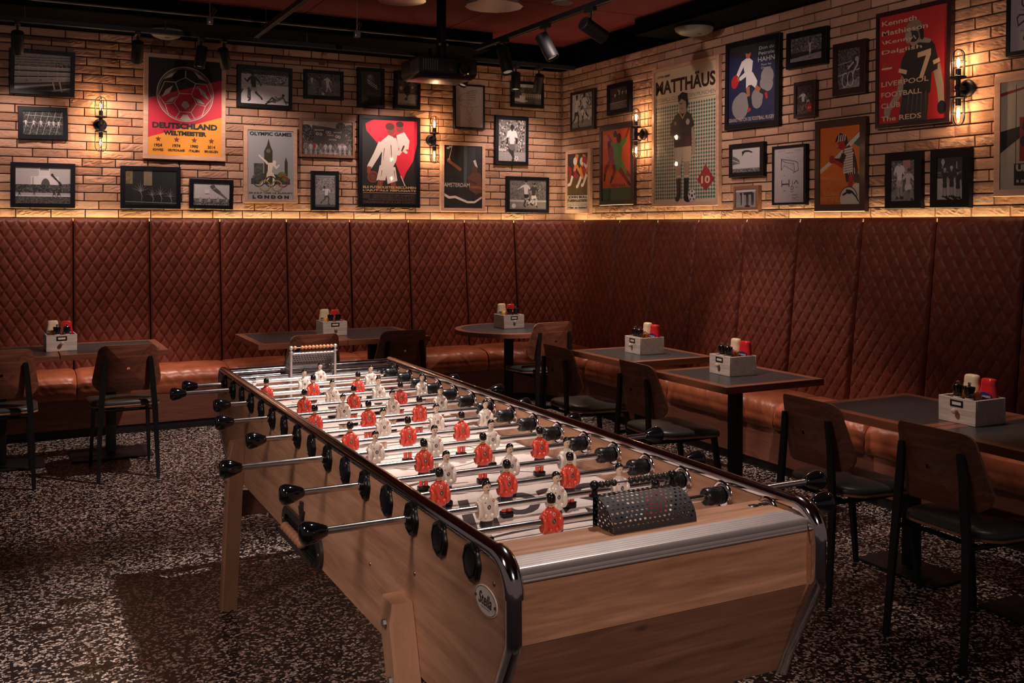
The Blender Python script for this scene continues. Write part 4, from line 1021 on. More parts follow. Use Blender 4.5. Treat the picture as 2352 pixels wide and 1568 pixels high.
def a_deutsch(a):
    red, gold, blk, wht = (.78, .06, .20), (.90, .58, .16), (.05, .04, .06), (.80, .74, .70)
    a.bg(blk); a.poly([(0, 42), (100, 19), (100, 58), (0, 82)], red); a.poly([(0, 82), (100, 58), (100, 100), (0, 100)], gold)
    cx, cy, r = 50, 36, 38; k = a.w/a.h; a.circ(cx, cy, r, 1.4, wht, 56); a.circ(cx, cy, r-2.2, .5, wht, 56)
    V = lambda x, y: (cx+x*r, cy+y*r*k)
    pent = [(.0, -.62), (.36, -.42), (.22, -.02), (-.22, -.02), (-.36, -.42)]
    L = lambda pts: a.line([V(*p) for p in pts], 1.0, wht)
    L(pent+[pent[0]])
    ring2 = [(0, -.86), (.62, -.56), (.74, -.38), (.40, .36), (-.40, .36), (-.74, -.38), (-.62, -.56)]
    for p, q in (((0, -.62), (0, -.86)), ((.36, -.42), (.74, -.42)), ((-.36, -.42), (-.74, -.42)), ((.22, -.02), (.40, .34)), ((-.22, -.02), (-.40, .34))): L([p, q])
    L([(.40, .34), (.72, .40), (.95, .10), (.74, -.42)]); L([(-.40, .34), (-.72, .40), (-.95, .10), (-.74, -.42)]); L([(.40, .34), (.20, .66), (-.20, .66), (-.40, .34)]); L([(.20, .66), (.34, .90)]); L([(-.20, .66), (-.34, .90)]); L([(.72, .40), (.60, .76)]); L([(-.72, .40), (-.60, .76)])
    for s in (-1, 1):   # concave white patches
        a.poly([V(s*.30, -.86), V(s*.48, -.62), V(s*.78, -.50), V(s*.58, -.70)], wht); a.poly([V(s*.44, -.30), V(s*.56, -.02), V(s*.84, .16), V(s*.70, -.12)][::s], wht); a.poly([V(s*.30, .10), V(s*.46, .30), V(s*.70, .34), V(s*.50, .16)][::-s], wht)
    a.poly([V(-.16, .42), V(0, .56), V(.16, .42), V(.06, .26), V(-.06, .26)], wht); a.poly([V(-.20, .94), V(-.08, .76), V(.08, .76), V(.20, .94), V(0, .985)], wht)
    a.text('DEUTSCHLAND', 50, 69, 6, blk, 88, .05); a.text('WELTMEISTER', 50, 76.6, 4.6, blk, 58, .05)
    for x, y1, pl in ((14, '1954', 'SCHWEIZ'), (38.5, '1974', 'DEUTSCHLAND'), (62.5, '1990', 'ITALIEN'), (86, '2014', 'BRASILIEN')):
        a.poly([(x+(4.2 if i % 2 == 0 else 1.7)*math.sin(PI*i/5), 83.2-(4.2 if i % 2 == 0 else 1.7)*k*math.cos(PI*i/5)) for i in range(10)][::-1], (.45, .15, .08))
        a.text(y1, x, 89.6, 3.2, blk, 10.5, .03); a.text(pl, x, 94.2, 2.4, blk, len(pl)*2.05, .03)
def a_dark(a):
    a.bg(g(.035)); a.rect(2, 0, 15, 40, (.46, .40, .26), .05); a.rect(36, 0, 52, 44, (.50, .44, .36), .03); a.rect(15, 0, 36, 100, g(.08)); a.line([(0, 90), (100, 94)], .8, g(.6))
    for x, y, s in ((30, 62, 1.3), (52, 72, 1), (68, 70, 1.1), (87, 76, 1)):
        for q in range(-3, 4): a.line([(x, y), (x+q*2.2*s, y-14*s+abs(q)*4.0), (x+q*4.4*s, y-24*s+abs(q)*7)], 1.0*s, g(.46), .2)
        a.line([(x, y), (x+3, y+10*s), (x+1, y+20*s)], 2, g(.4), .6)
def a_gym(a):
    a.bg(g(.66), .03); a.rect(0, 70, 100, 100, g(.30), .12)
    for i in range(13): a.man(4+i*8, 103, 26+6*(i % 3), STAND, .15+.2*(i % 3), .2, .5, .08)
    a.rect(32, 30, 44, 48, g(.74)); a.line([(50, 10), (58, 26), (72, 42)], 13, g(.22), 8); a.line([(72, 42), (92, 68)], 6, g(.30), 2.5); a.ell(52, 5, 4, g(.3)); a.line([(62, 20), (54, 30)], 4, g(.42), 2)
def a_foul(a):
    a.bg(g(.70), .06); a.rect(0, 0, 100, 14, g(.12), .06); a.crowd(20, 14, 100, 44, .12, .82, 220, 1.3, 5)
    a.rect(0, 44, 100, 100, g(.76), .05)
    a.man(9, 86, 84, RUN, .72, .75, .30, .04, .05); a.man(26, 92, 84, flip(RUN), .12, .62, .20, .03, .05)
    a.man(74, 99, 66, flip(SLIDE), .35, .25, .22, .04, .05, .15)
    a.line([(90, 88), (99, 90)], 3, g(.2))
def a_duel(a):
    a.bg(g(.34), .06); a.rect(0, 0, 100, 30, g(.22), .08); a.man(14, 56, 40, STAND, .72, .7, .5); a.man(62, 88, 80, KICK, .80, .78, .62, .15, .06, .75); a.man(38, 92, 84, flip(RUN), .16, .22, .50, .04, .05, .2); football(a, 47, 90, 4)
def a_flood(a):
    a.bg(g(.10), .02); a.ell(48, 24, 20, g(.20), 24); a.ell(46, 20, 12, g(.34), 14); a.ell(44, 16, 6, g(.44), 8)
    for r in range(3):
        for c in range(6): a.ell(34+c*8+r*2, 27+c*3+r*5.2, 2.0, g(.98), n=8)
    a.line([(56, 46), (58, 100)], 3, g(.04)); a.rect(0, 82, 100, 100, g(.06), .03); a.poly([(30, 62), (100, 70), (100, 74), (30, 68)], g(.16))
def a_bicycle(a):
    a.bg(g(.10), .04); a.crowd(0, 20, 100, 62, .10, .60, 120, 2.4, 9); a.rect(0, 62, 100, 100, g(.62), .10)
    a.text('SPONSOR' if False else '', 50, 10, 5, g(.8)) if False else None
    a.ell(50, 50, 15, g(.06), 26, n=20); a.line([(48, 34), (62, 22), (70, 10)], 8, g(.2), 5); a.line([(44, 36), (36, 24)], 7, g(.2), 5); a.line([(55, 60), (44, 74), (36, 80)], 6, g(.25), 4); a.ell(44, 78, 7, g(.16)); a.ell(18, 44, 8, g(.75)); a.ell(74, 40, 6, g(.7))
def a_london(a):   # tower and pale athlete, simplified
    a.bg((.60, .60, .62)); a.poly([(8, 78), (92, 78), (92, 70), (70, 64), (30, 62), (8, 70)], (.20, .20, .16), .05); a.rect(0, 78, 100, 100, (.66, .63, .62))
    a.poly([(36, 66), (36, 30), (42, 22), (45.5, 12), (49, 22), (54, 30), (54, 66)], (.20, .18, .12)); a.ell(45, 30, 4.5, (.42, .38, .30)); a.poly([(80, 66), (80, 46), (83, 38), (87, 46), (87, 66)], (.22, .20, .15)); a.rect(14, 48, 34, 64, (.26, .26, .22), .04)
    for x, y, r, c in ((74, 64, 9, (.40, .40, .18)), (82, 70, 8, (.36, .36, .16)), (20, 68, 9, (.3, .3, .2))): a.ell(x, y, r, c, r*.7, .04)
    a.man(49, 82, 42, dict(RUN, le=(-.18, -.90), lh=(-.38, -1.08), head=(.14, -.84), neck=(.06, -.80)), (.86, .80, .74), (.84, .78, .72), (.88, .82, .76), (.86, .8, .74), (.8, .75, .7), wide=1.15)
    for i, c in enumerate(((.16, .24, .36), (.14, .13, .14), (.52, .12, .12))): a.circ(24+26*i, 74, 11, 2.4, c, 28)
    for i, c in enumerate(((.62, .54, .30), (.60, .55, .40))): a.circ(37+26*i, 80, 11, 2.4, c, 28)
    a.text('OLYMPIC GAMES', 50, 5.6, 5.2, (.08, .10, .13), 90, .03); a.text('29 JULY 1948 14 AUGUST', 50, 90.5, 2.6, (.2, .19, .2), 94, .02); a.text('L O N D O N', 50, 96, 4.6, (.07, .08, .11), 78, .05)
def a_score(a):
    a.bg((.66, .58, .52), .05); a.rect(0, 50, 100, 100, (.36, .30, .28), .10); a.poly([(20, 66), (86, 74), (86, 24), (20, 14)], (.27, .23, .23)); a.line([(20, 14), (86, 24)], 1, g(.2))
    for x, y, r in ((8, 30, 13), (14, 46, 10), (76, 16, 10), (94, 24, 12), (95, 50, 10)): a.ell(x, y, r, (.24, .20, .19), r*.9, .12)
    for i, (x, y) in enumerate(((30, 38), (37, 39), (49, 32), (54, 33), (68, 44), (73, 45))): a.circ(x, y, 2.2, .9, (.85, .8, .76), 14)
    a.text('BAYONNE', 34, 27, 4, (.8, .76, .72), 18); a.text('BAYONNE', 70, 32, 4, (.8, .76, .72), 15); a.text('DERBY', 56, 41, 4, (.8, .76, .72), 14); a.text('AFTER', 60, 54, 4, (.8, .76, .72), 16); a.rect(70, 64, 84, 78, (.55, .45, .42))
    for i in range(10): a.man(8+i*9.5, 100, 36, STAND, .7 if i % 3 else .35, .5, .6, .2)
    a.ell(24, 74, 3, (.6, .2, .2), 6); a.text('ETUMES DRAMA', 55, 95, 4.5, (.82, .74, .66), 32)
def a_sprint(a):
    a.bg(g(.52), .05); a.crowd(0, 8, 100, 40, .20, .75, 160, 2, 13); a.rect(0, 0, 100, 8, g(.5)); a.rect(0, 40, 100, 100, g(.46), .07); a.line([(0, 62), (100, 52)], 2, g(.62)); a.rect(0, 92, 100, 100, g(.25))
    a.man(56, 92, 58, dict(RUN, head=(-.12, -.90), neck=(-.08, -.80), lh=(-.36, -.86), le=(-.24, -.76)), .78, .22, .24, .05, .06)
def a_refug(a):
    red, blk, sk, wh = (.84, .10, .22), (.055, .05, .06), (.50, .22, .15), (.84, .78, .74)
    a.bg(blk); a.poly([(6, 6), (22, 0), (100, 0), (100, 28), (93, 48), (80, 62), (74, 72), (70, 66), (60, 50), (30, 30), (8, 14)][::-1], red)
    a.poly([(34, 26), (48, 18), (62, 22), (66, 34), (62, 48), (56, 56), (34, 54), (36, 40)][::-1], wh); a.line([(36, 28), (26, 42), (14, 56)], 13, wh, 9); a.line([(14, 56), (12, 62), (18, 66)], 7, sk, 5); a.line([(64, 26), (72, 34), (66, 40)], 8, wh, 6)
    a.ell(20, 68, 10, sk); a.ell(20, 68, 9, (.42, .17, .12)); a.circ(20, 68, 6, .8, blk)
    a.poly([(32, 54), (60, 56), (64, 72), (46, 76), (44, 66), (42, 72), (26, 72)][::-1], wh); a.line([(34, 72), (30, 82)], 10, sk, 8); a.line([(56, 74), (58, 82)], 10, sk, 8)
    a.ell(52, 12, 7, sk, 9); a.ell(50, 8, 8, (.30, .10, .07), 6); a.ell(68, 9, 6.5, sk, 8); a.ell(68, 5, 7, (.25, .09, .06), 5); a.line([(56, 20), (64, 18)], 5, sk)
    a.poly([(62, 18), (76, 14), (86, 24), (84, 34), (72, 36), (64, 28)][::-1], wh); a.line([(72, 34), (80, 38)], 6, wh, 5); a.line([(76, 30), (72, 36)], 3, (.3, .1, .08))
    for p, q in (((40, 34), (38, 48)), ((52, 30), (54, 50)), ((58, 60), (60, 70)), ((36, 60), (34, 68))): a.line([p, q], 1.6, (.56, .34, .27), .5)
    a.line([(70, 66), (78, 78)], 1.6, wh); cr = (.80, .64, .46)
    a.text('ELS FUTBOLISTES RECLAMEN', 50, 80, 2.9, cr, 96, .03); a.text("L'AJUT ALS REFUGIATS", 50, 84, 2.9, cr, 96, .03); a.line([(2, 86.6), (98, 86.6)], .6, cr); dk = (.42, .30, .26)
    a.text('ORGANITZAT PER COMISSIO', 58, 89.4, 2.0, dk, 76); a.text('PRO REFUGIATS U.G.T. S.R.I.', 58, 92, 2.0, dk, 76); a.text('SINDICAT PROFESSIONALS FUTBOL', 54, 94.6, 1.9, dk, 84); a.text('DIUMENGE 27 A LES CORTS', 50, 97.6, 2.2, dk, 92); a.rect(2, 88, 14, 93.5, (.22, .14, .13))
def a_glove(a):
    a.bg((.68, .62, .60), .02); ink = (.22, .19, .20)
    a.line([(12, 30), (22, 22), (50, 14), (70, 10)], .9, ink); a.line([(12, 30), (16, 38), (30, 34), (56, 34), (72, 36)], .9, ink); a.circ(16, 32, 6, .8, ink)
    for i in range(4): a.line([(40, 14+i*4.6), (74-i*2, 9+i*6), (76-i*2, 13+i*6), (44, 19+i*4.6)], .8, ink)
    for i in range(12): a.line([(10+i*7, 10+(i % 3)*12), (14+i*7, 8+(i % 3)*13)], .5, ink)
    a.text('FIG. 1', 44, 40, 2, ink); a.circ(50, 46, 5, .8, ink); a.line([(46, 52), (30, 50), (14, 46)], .8, ink); a.line([(54, 52), (70, 50), (86, 46)], .8, ink); a.line([(40, 54), (44, 66), (56, 66), (60, 54)], .8, ink); a.text('FIG. 2', 50, 70, 2, ink)
    a.circ(52, 78, 4, .8, ink); a.line([(52, 82), (48, 88), (58, 92), (66, 86)], .8, ink); a.line([(40, 80), (50, 84), (62, 80)], .8, ink); a.line([(36, 74), (40, 84)], .8, ink); a.text('FIG. 3', 50, 96, 2, ink)
def a_amster(a):   # simplified figure with a raised arm
    a.bg((.065, .06, .075)); a.rect(52, 0, 60, 60, (.28, .30, .32)); a.rect(60, 2, 82, 54, (.16, .17, .20)); a.poly([(0, 84), (0, 76), (30, 78), (52, 82), (74, 84), (100, 76), (100, 84)][::-1], (.20, .07, .07))
    a.line([(0, 78), (14, 83), (30, 82), (46, 86), (62, 90), (80, 90), (100, 82)], 6, (.84, .78, .74), 4.5, cap=True)
    sk = (.52, .28, .18); a.line([(14, 26), (24, 30), (42, 38)], 6, sk, 8); a.ell(13, 24, 5, sk); a.line([(13, 24), (22, 0)], 1.2, (.8, .78, .74)); a.ell(11, 5, 4, (.7, .7, .66), 2.4); a.ell(17, 3, 4, (.7, .7, .66), 2)
    a.poly([(62, 50), (78, 40), (96, 44), (100, 56), (100, 74), (84, 78), (66, 70)][::-1], (.36, .19, .13)); a.line([(70, 66), (90, 66), (99, 68)], 6, sk); a.line([(66, 56), (84, 60)], 5, (.24, .12, .09)); a.poly([(76, 24), (82, 22), (88, 34), (84, 36)], (.78, .74, .72)); a.ell(80, 38, 8, (.30, .16, .11), 9)
    a.text('AMSTERDAM', 34, 63, 6.6, (.80, .73, .68), 66, .005)
def a_podium(a):
    a.bg(g(.16)); a.rect(0, 0, 100, 18, g(.72), .05); a.rect(0, 16, 100, 42, g(.22), .08); a.rect(0, 64, 100, 100, g(.30), .05)
    for i in range(22): a.man(30+(i % 11)*6.6, 66+(i//11)*8, 24, STAND, .80, .82, .5, .05)
    a.poly([(0, 84), (36, 92), (50, 84), (50, 80), (40, 78), (40, 60), (20, 56), (20, 72), (0, 72)][::-1], g(.78)); a.man(30, 58, 40, STAND, .25, .3, .6, .1)
def a_pele(a):
    a.crowd(0, 0, 100, 78, .10, .82, 330, 3.0, 17); a.rect(0, 78, 100, 100, g(.58), .07); a.text('A R', 14, 68, 10, g(.4), 22, .02); a.rect(0, 70, 30, 76, g(.75))
    a.man(50, 97, 84, dict(STAND, lk=(-.08, -.28), rk=(.02, -.22), ra=(.05, -.02), rt=(.02, .0), la=(.0, -.16), lt=(.05, -.10)), .84, .34, .10, .02, .05, .12, wide=1.15); football(a, 66, 92, 8)
def a_duel2(a):
    a.bg(g(.40)); a.crowd(0, 0, 100, 70, .16, .58, 420, 1.2, 21); a.rect(0, 68, 100, 74, g(.68), .05); a.rect(0, 74, 100, 100, g(.42), .04)
    a.man(46, 90, 88, KICK, .80, .08, .62, .1, .05, .10); a.man(66, 92, 82, RUN, .17, .84, .58, .05, .05, .75); football(a, 63, 74, 4.4); football(a, 12, 88, 5.4, .8, .7)
def a_tackle(a):
    a.bg(g(.66), .06); a.crowd(40, 0, 100, 50, .16, .80, 120, 3, 25); a.poly([(0, 100), (0, 84), (100, 72), (100, 100)][::-1], g(.42), .05)
    a.man(22, 98, 96, dict(RUN, lh=(.20, -.62), le=(.12, -.66)), .78, .16, .14, .02, .05); a.text('6', 18, 28, 6, g(.2)); a.man(62, 84, 84, flip(RUN), .74, .5, .12, .03, .05); a.man(52, 86, 46, STAND, .8, .2, .3); football(a, 84, 76, 4)
def a_jump(a):
    a.bg(g(.13), .03); a.rect(0, 66, 100, 100, g(.36), .08); a.line([(0, 68), (100, 64)], 1.5, g(.7)); football(a, 48, 14, 3.6)
    for x, y, h in ((30, 62, 40), (54, 60, 52), (72, 58, 46), (92, 60, 48)): a.man(x, y, h, ARMS if x == 54 else RUN, .74, .14, .25, .05)
    a.man(18, 82, 34, STAND, .2, .6, .4)
def a_john(a):
    a.bg((.14, .12, .14)); a.poly([(0, 38), (100, 44), (100, 74), (0, 74)], (.34, .25, .08), .02); a.rect(0, 73, 100, 100, (.82, .74, .66))
    sk, rd, wh = (.80, .48, .20), (.56, .10, .10), (.86, .78, .72)
    for x0, x1, y0, y1 in ((46, 34, 2, 30), (80, 66, 4, 30), (100, 86, 10, 34)):
        a.line([(x0, y0), (x1, y1)], 15, sk, 11); a.ell(x1+2, (y0+y1)/2-2, 9, wh, 10)
    a.poly([(66, 22), (90, 30), (82, 44), (64, 34)][::-1], rd); a.poly([(34, 30), (56, 40), (44, 46), (28, 40)][::-1], rd); a.poly([(0, 20), (18, 26), (20, 44), (6, 40)][::-1], rd); a.poly([(72, 6), (96, 10), (92, 22), (70, 16)][::-1], rd)
    a.line([(60, 26), (74, 44)], 11, sk, 8); a.line([(44, 22), (68, 40)], 9, sk, 8); a.line([(66, 42), (50, 58)], 10, wh, 8); a.line([(92, 38), (76, 56)], 10, wh, 8); a.line([(24, 40), (14, 54), (2, 56)], 10, wh, 7); a.line([(50, 58), (46, 59)], 9, wh); a.line([(76, 56), (70, 57)], 9, wh)
    bk = (.10, .08, .09); a.rect(0, 73, 100, 74, bk); a.text('JOHN BULL', 50, 78, 5.6, bk, 94, .05); a.text('FUSSBALLSTIEFEL', 50, 83.2, 3.6, bk, 96, .05); a.line([(0, 86), (100, 86)], 1, bk); a.text('Jedes Paar mit Garantieschein', 50, 89.6, 3.0, (.3, .25, .24), 96); a.line([(0, 92), (100, 92)], .8, bk); a.text('Hier zu haben!', 50, 95.6, 4, bk, 90, .03)
def a_mest(a):
    a.bg((.82, .32, .12)); a.rect(0, 80, 100, 100, (.12, .30, .15)); a.poly([(0, 80), (0, 74), (30, 79), (60, 77), (100, 79), (100, 82), (0, 82)][::-1], (.74, .30, .12))
    gr, rd, bk, dk = (.34, .54, .26), (.52, .07, .08), (.07, .05, .07), (.30, .08, .10)
    a.ell(45, 7, 6.5, dk)
    a.line([(62, 22), (80, 14), (92, 0)], 8, rd, 5); a.line([(46, 26), (36, 20), (22, 8)], 8, rd, 5)
    a.poly([(18, 24), (34, 22), (44, 34), (40, 46), (24, 44)][::-1], rd); a.line([(28, 44), (14, 54), (10, 62)], 11, rd, 8); a.line([(36, 44), (44, 58), (36, 68)], 11, rd, 8); a.line([(10, 62), (8, 70)], 8, bk, 6); a.line([(36, 66), (30, 74)], 8, bk, 5); a.ell(24, 20, 6, dk, 7)
    a.poly([(38, 22), (58, 18), (70, 28), (66, 42), (78, 54), (70, 62), (48, 58), (40, 40)][::-1], gr); a.line([(62, 24), (80, 16)], 12, gr, 9); a.line([(44, 24), (34, 20)], 10, gr, 8)
    a.line([(62, 56), (84, 62), (96, 70)], 13, gr, 9); a.line([(60, 56), (76, 66), (90, 76)], 11, rd, 7); a.line([(84, 62), (98, 68)], 9, rd, 7); a.line([(88, 75), (96, 79)], 8, bk, 5); a.ell(58, 14, 8, rd, 9); a.ell(58, 12, 8, dk, 7)
    a.text('MESTALLA', 56, 78.5, 4.4, (.48, .06, .08), 50, .05)
def a_matt(a):
    cr, teal, bk = (.80, .72, .60), (.22, .42, .42), (.07, .05, .07)
    a.bg(cr); mr = (.19, .05, .10); a.text('LOTHAR HERBERT', 16, 4.2, 1.7, mr, 22, .05); a.text('MATTHÄUS', 50, 11.6, 12.5, mr, 96, .035); a.text('FUSSBALL-CLUB BAYERN MÜNCHEN', 50, 21.5, 3.6, (.34, .38, .36), 97, .0); a.line([(2, 24.6), (98, 24.6)], .5, (.34, .38, .36))
    k = a.w/a.h; nx, ny = 25, 27
    for j in range(ny):
        y = 28+j*2.62
        for i in range(nx):
            x = 3.5+i*3.88; a.poly([(x, y+1.28), (x+1.75, y), (x, y-1.28), (x-1.75, y)], teal)
    sh = (.16, .14, .15); sk = (.62, .54, .46)
    a.line([(40, 66), (41, 80), (42, 92)], 9, sk, 7); a.line([(54, 66), (54, 80), (53, 94)], 9, sk, 7); a.line([(41, 82), (42, 95)], 8, bk, 6); a.line([(54, 82), (53, 97)], 8, bk, 6); a.line([(42, 95), (39, 97)], 6, bk); a.line([(53, 97), (57, 97.5)], 6, bk); a.line([(38, 80.5), (45, 80.5)], 1.6, cr); a.line([(50, 80.5), (58, 80.5)], 1.6, cr)
    a.poly([(35, 70), (34, 58), (62, 58), (62, 70), (50, 70), (48, 63), (46, 71)][::-1], (.74, .67, .57)); a.line([(62, 44), (66, 56), (65, 64)], 5, sk, 4)
    a.poly([(34, 59), (32, 44), (30, 40), (36, 35), (44, 33), (54, 33), (62, 36), (66, 44), (62, 46), (62, 59)][::-1], sh); a.line([(32, 40), (31, 48), (40, 52), (52, 50)], 7, sh, 5); a.line([(42, 33), (48, 38), (54, 32)], 1.2, (.8, .6, .3)); a.ell(56, 41, 3, (.62, .6, .55)); a.ell(36, 41, 2, (.55, .4, .4))
    a.poly([(44, 34), (44, 26), (54, 26), (54, 34)][::-1], sk); a.ell(48, 27.5, 7, sk, 9.5); a.poly([(41, 26), (40, 21), (47, 18.6), (55, 20), (57, 28), (54, 33), (53, 26), (46, 23.5)][::-1], bk); a.line([(43, 27), (47, 27)], .9, bk); a.line([(44, 31), (48, 30.6)], .8, (.4, .25, .2))
    football(a, 63, 95, 6, .80); a.poly([(84, 82.5-7.5+17), (97, 84), (84, 73), (71, 84)], (.58, .07, .13)); a.text('10', 84, 84, 5.4, cr, 13, .02)
def a_hahn(a):
    nv, wh, sk, rd, gr = (.035, .085, .25), (.80, .78, .78), (.62, .36, .22), (.66, .10, .10), (.50, .48, .48)
    a.bg(nv); a.poly([(0, 0), (100, 0), (100, 30), (60, 20), (0, 12)][::-1], (.025, .04, .12))
    for x, y, r in ((82, 44, 13), (84, 54, 10), (76, 52, 9), (62, 68, 12), (62, 73, 11), (26, 78, 18), (30, 72, 14)): a.ell(x, y, r, gr, r)
    a.poly([(30, 20), (42, 16), (52, 22), (50, 36), (40, 40), (34, 34)][::-1], wh); a.line([(32, 22), (24, 32), (18, 40)], 8, wh, 6); a.line([(46, 30), (36, 38), (26, 42)], 8, wh, 6); a.ell(14, 45, 8, rd, 10, rot=20); a.line([(20, 40), (22, 44)], 4, sk)
    a.poly([(38, 38), (52, 36), (62, 48), (60, 58), (50, 52), (44, 52), (38, 56)][::-1], wh); a.line([(42, 54), (44, 66)], 8, sk, 6); a.line([(44, 66), (48, 82)], 7, (.06, .06, .10), 5); a.line([(58, 56), (68, 60)], 8, sk, 6); a.line([(68, 60), (80, 66)], 7, (.06, .06, .10), 5); a.line([(80, 64), (82, 70)], 5, rd); a.line([(49, 82), (44, 84)], 5, rd)
    a.ell(42, 12, 5.5, sk, 7); a.ell(42, 8.6, 6, (.05, .04, .05), 4)
    lt = (.62, .62, .66); a.text('Don du', 80, 8, 4, lt, 30); a.text('Petrole', 80, 14.5, 4.2, lt, 32); a.text('HAHN', 80, 22, 6, lt, 34, .01); a.text('Pour les', 80, 29, 2.6, lt, 20); a.text('Cheveux', 80, 33, 2.8, lt, 20); a.text('GRAND MATCH DE FOOTBALL RUGBY', 50, 94.5, 4.6, (.78, .72, .66), 96, .0); a.text('signed', 92, 84, 1.8, lt, 8) if False else None
def a_run(a):
    a.bg(g(.10)); a.crowd(0, 4, 100, 62, .06, .50, 300, 1.7, 31); a.poly([(0, 100), (0, 84), (100, 72), (100, 100)][::-1], g(.46), .06); a.man(62, 88, 66, dict(ARMS, lk=(-.03, -.24), rk=(.03, -.24)), .60, .66, .42, .05)
def a_cycle(a):
    a.bg(g(.22), .08); a.line([(0, 38), (100, 30)], 2, g(.6)); a.line([(0, 66), (100, 54)], 3, g(.62)); a.poly([(0, 100), (100, 72), (100, 100)], g(.46), .10); a.line([(30, 98), (100, 80)], 1, g(.3))
    for x, y in ((32, 78), (56, 76)): a.circ(x, y, 12, 2.0, g(.85), 26, ry=24)
    a.line([(32, 78), (54, 50), (60, 74)], 2.6, g(.2)); a.line([(44, 46), (56, 44)], 2.5, g(.7)); a.line([(56, 52), (70, 34), (88, 30)], 15, g(.12), 12); a.line([(88, 30), (86, 44), (72, 58), (66, 70)], 8, g(.62), 5); a.line([(70, 36), (54, 46), (46, 52)], 7, g(.6), 5); a.ell(74, 25, 8, g(.15), 8); a.ell(84, 30, 8, g(.56), 8)
def a_smallred(a):
    a.bg((.16, .10, .10), .04); a.rect(0, 66, 100, 100, (.26, .17, .15), .06); a.man(42, 92, 74, KICK, .68, .12, (.5, .34, .28), .05); a.man(70, 80, 56, RUN, .2, .6, (.5, .34, .28), .05); a.rect(66, 66, 92, 92, (.66, .09, .10)); a.text('NO. 20', 79, 80, 6, (.8, .7, .66), 18, .03)
def a_diver(a):
    a.bg(g(.72), .01); a.rect(0, 82, 100, 100, g(.50)); a.crowd(0, 84, 100, 100, .12, .60, 130, 1.5, 37); a.poly([(0, 56), (0, 30), (18, 40), (26, 54), (26, 62), (0, 66)][::-1], g(.34), .08); a.line([(0, 30), (26, 50)], 1.2, g(.2)); a.line([(0, 46), (24, 58)], 1.2, g(.85)); a.line([(36, 24), (44, 14), (58, 14), (70, 20)], 5, g(.10), 3); a.line([(44, 15), (36, 30)], 2, g(.1)); a.ell(38, 18, 3, g(.1))
def a_feet(a):
    a.bg(g(.50), .03); a.rect(0, 72, 100, 100, g(.56), .04); a.rect(0, 0, 100, 16, g(.75)); a.poly([(20, 20), (80, 16), (80, 30), (20, 34)][::-1], g(.12))
    for x in (26, 34, 52, 58, 76, 82): a.line([(x, 22), (x+1, 60), (x, 84)], 6, g(.10 if x != 34 else .6), 4)
    football(a, 56, 84, 6, .3); a.ell(56, 92, 14, g(.12), 3)
def a_goal(a):
    a.bg((.66, .62, .63), .015); ink = (.18, .16, .18)
    a.text('March 12, 1974', 24, 6, 1.6, ink, 22); a.text('3,796,430', 78, 6, 1.6, ink, 18); a.text('SOCCER GOAL', 50, 9.5, 1.6, ink, 26)
    a.line([(24, 20), (24, 40)], 2.4, ink); a.line([(24, 20), (66, 25), (78, 28), (80, 42), (64, 46)], 1.6, ink); a.line([(24, 22), (36, 26), (66, 30), (68, 44)], 1.2, ink); a.line([(24, 40), (34, 32), (68, 44)], 1.0, ink)
    for i in range(8): a.line([(26+i*5.5, 21+i*.7), (30+i*5, 32+i*1.5)], .3, ink)
    for i in range(9): a.line([(20+i*8, 17+(i % 3)*4), (23+i*8, 19+(i % 3)*4)], .5, ink)
    a.text('FIG. 1', 36, 50, 1.8, ink); a.line([(26, 58), (26, 70)], 2, ink); a.line([(50, 58), (50, 70)], 2, ink); a.line([(26, 66), (50, 66)], 3, ink); a.line([(66, 66), (74, 60), (80, 66)], 1.8, ink); a.circ(60, 73, 4, 1, ink, 18); a.line([(60, 70), (62, 60)], 1, ink); a.text('FIG. 2', 36, 78, 1.8, ink); a.text('FIG. 3', 76, 72, 1.8, ink); a.text('FIG. 4', 60, 80, 1.8, ink); a.text('INVENTOR', 70, 86, 1.5, ink, 20); a.line([(60, 92), (64, 90), (68, 93), (74, 89), (82, 91)], .7, ink); a.line([(60, 95), (84, 95)], .4, ink)
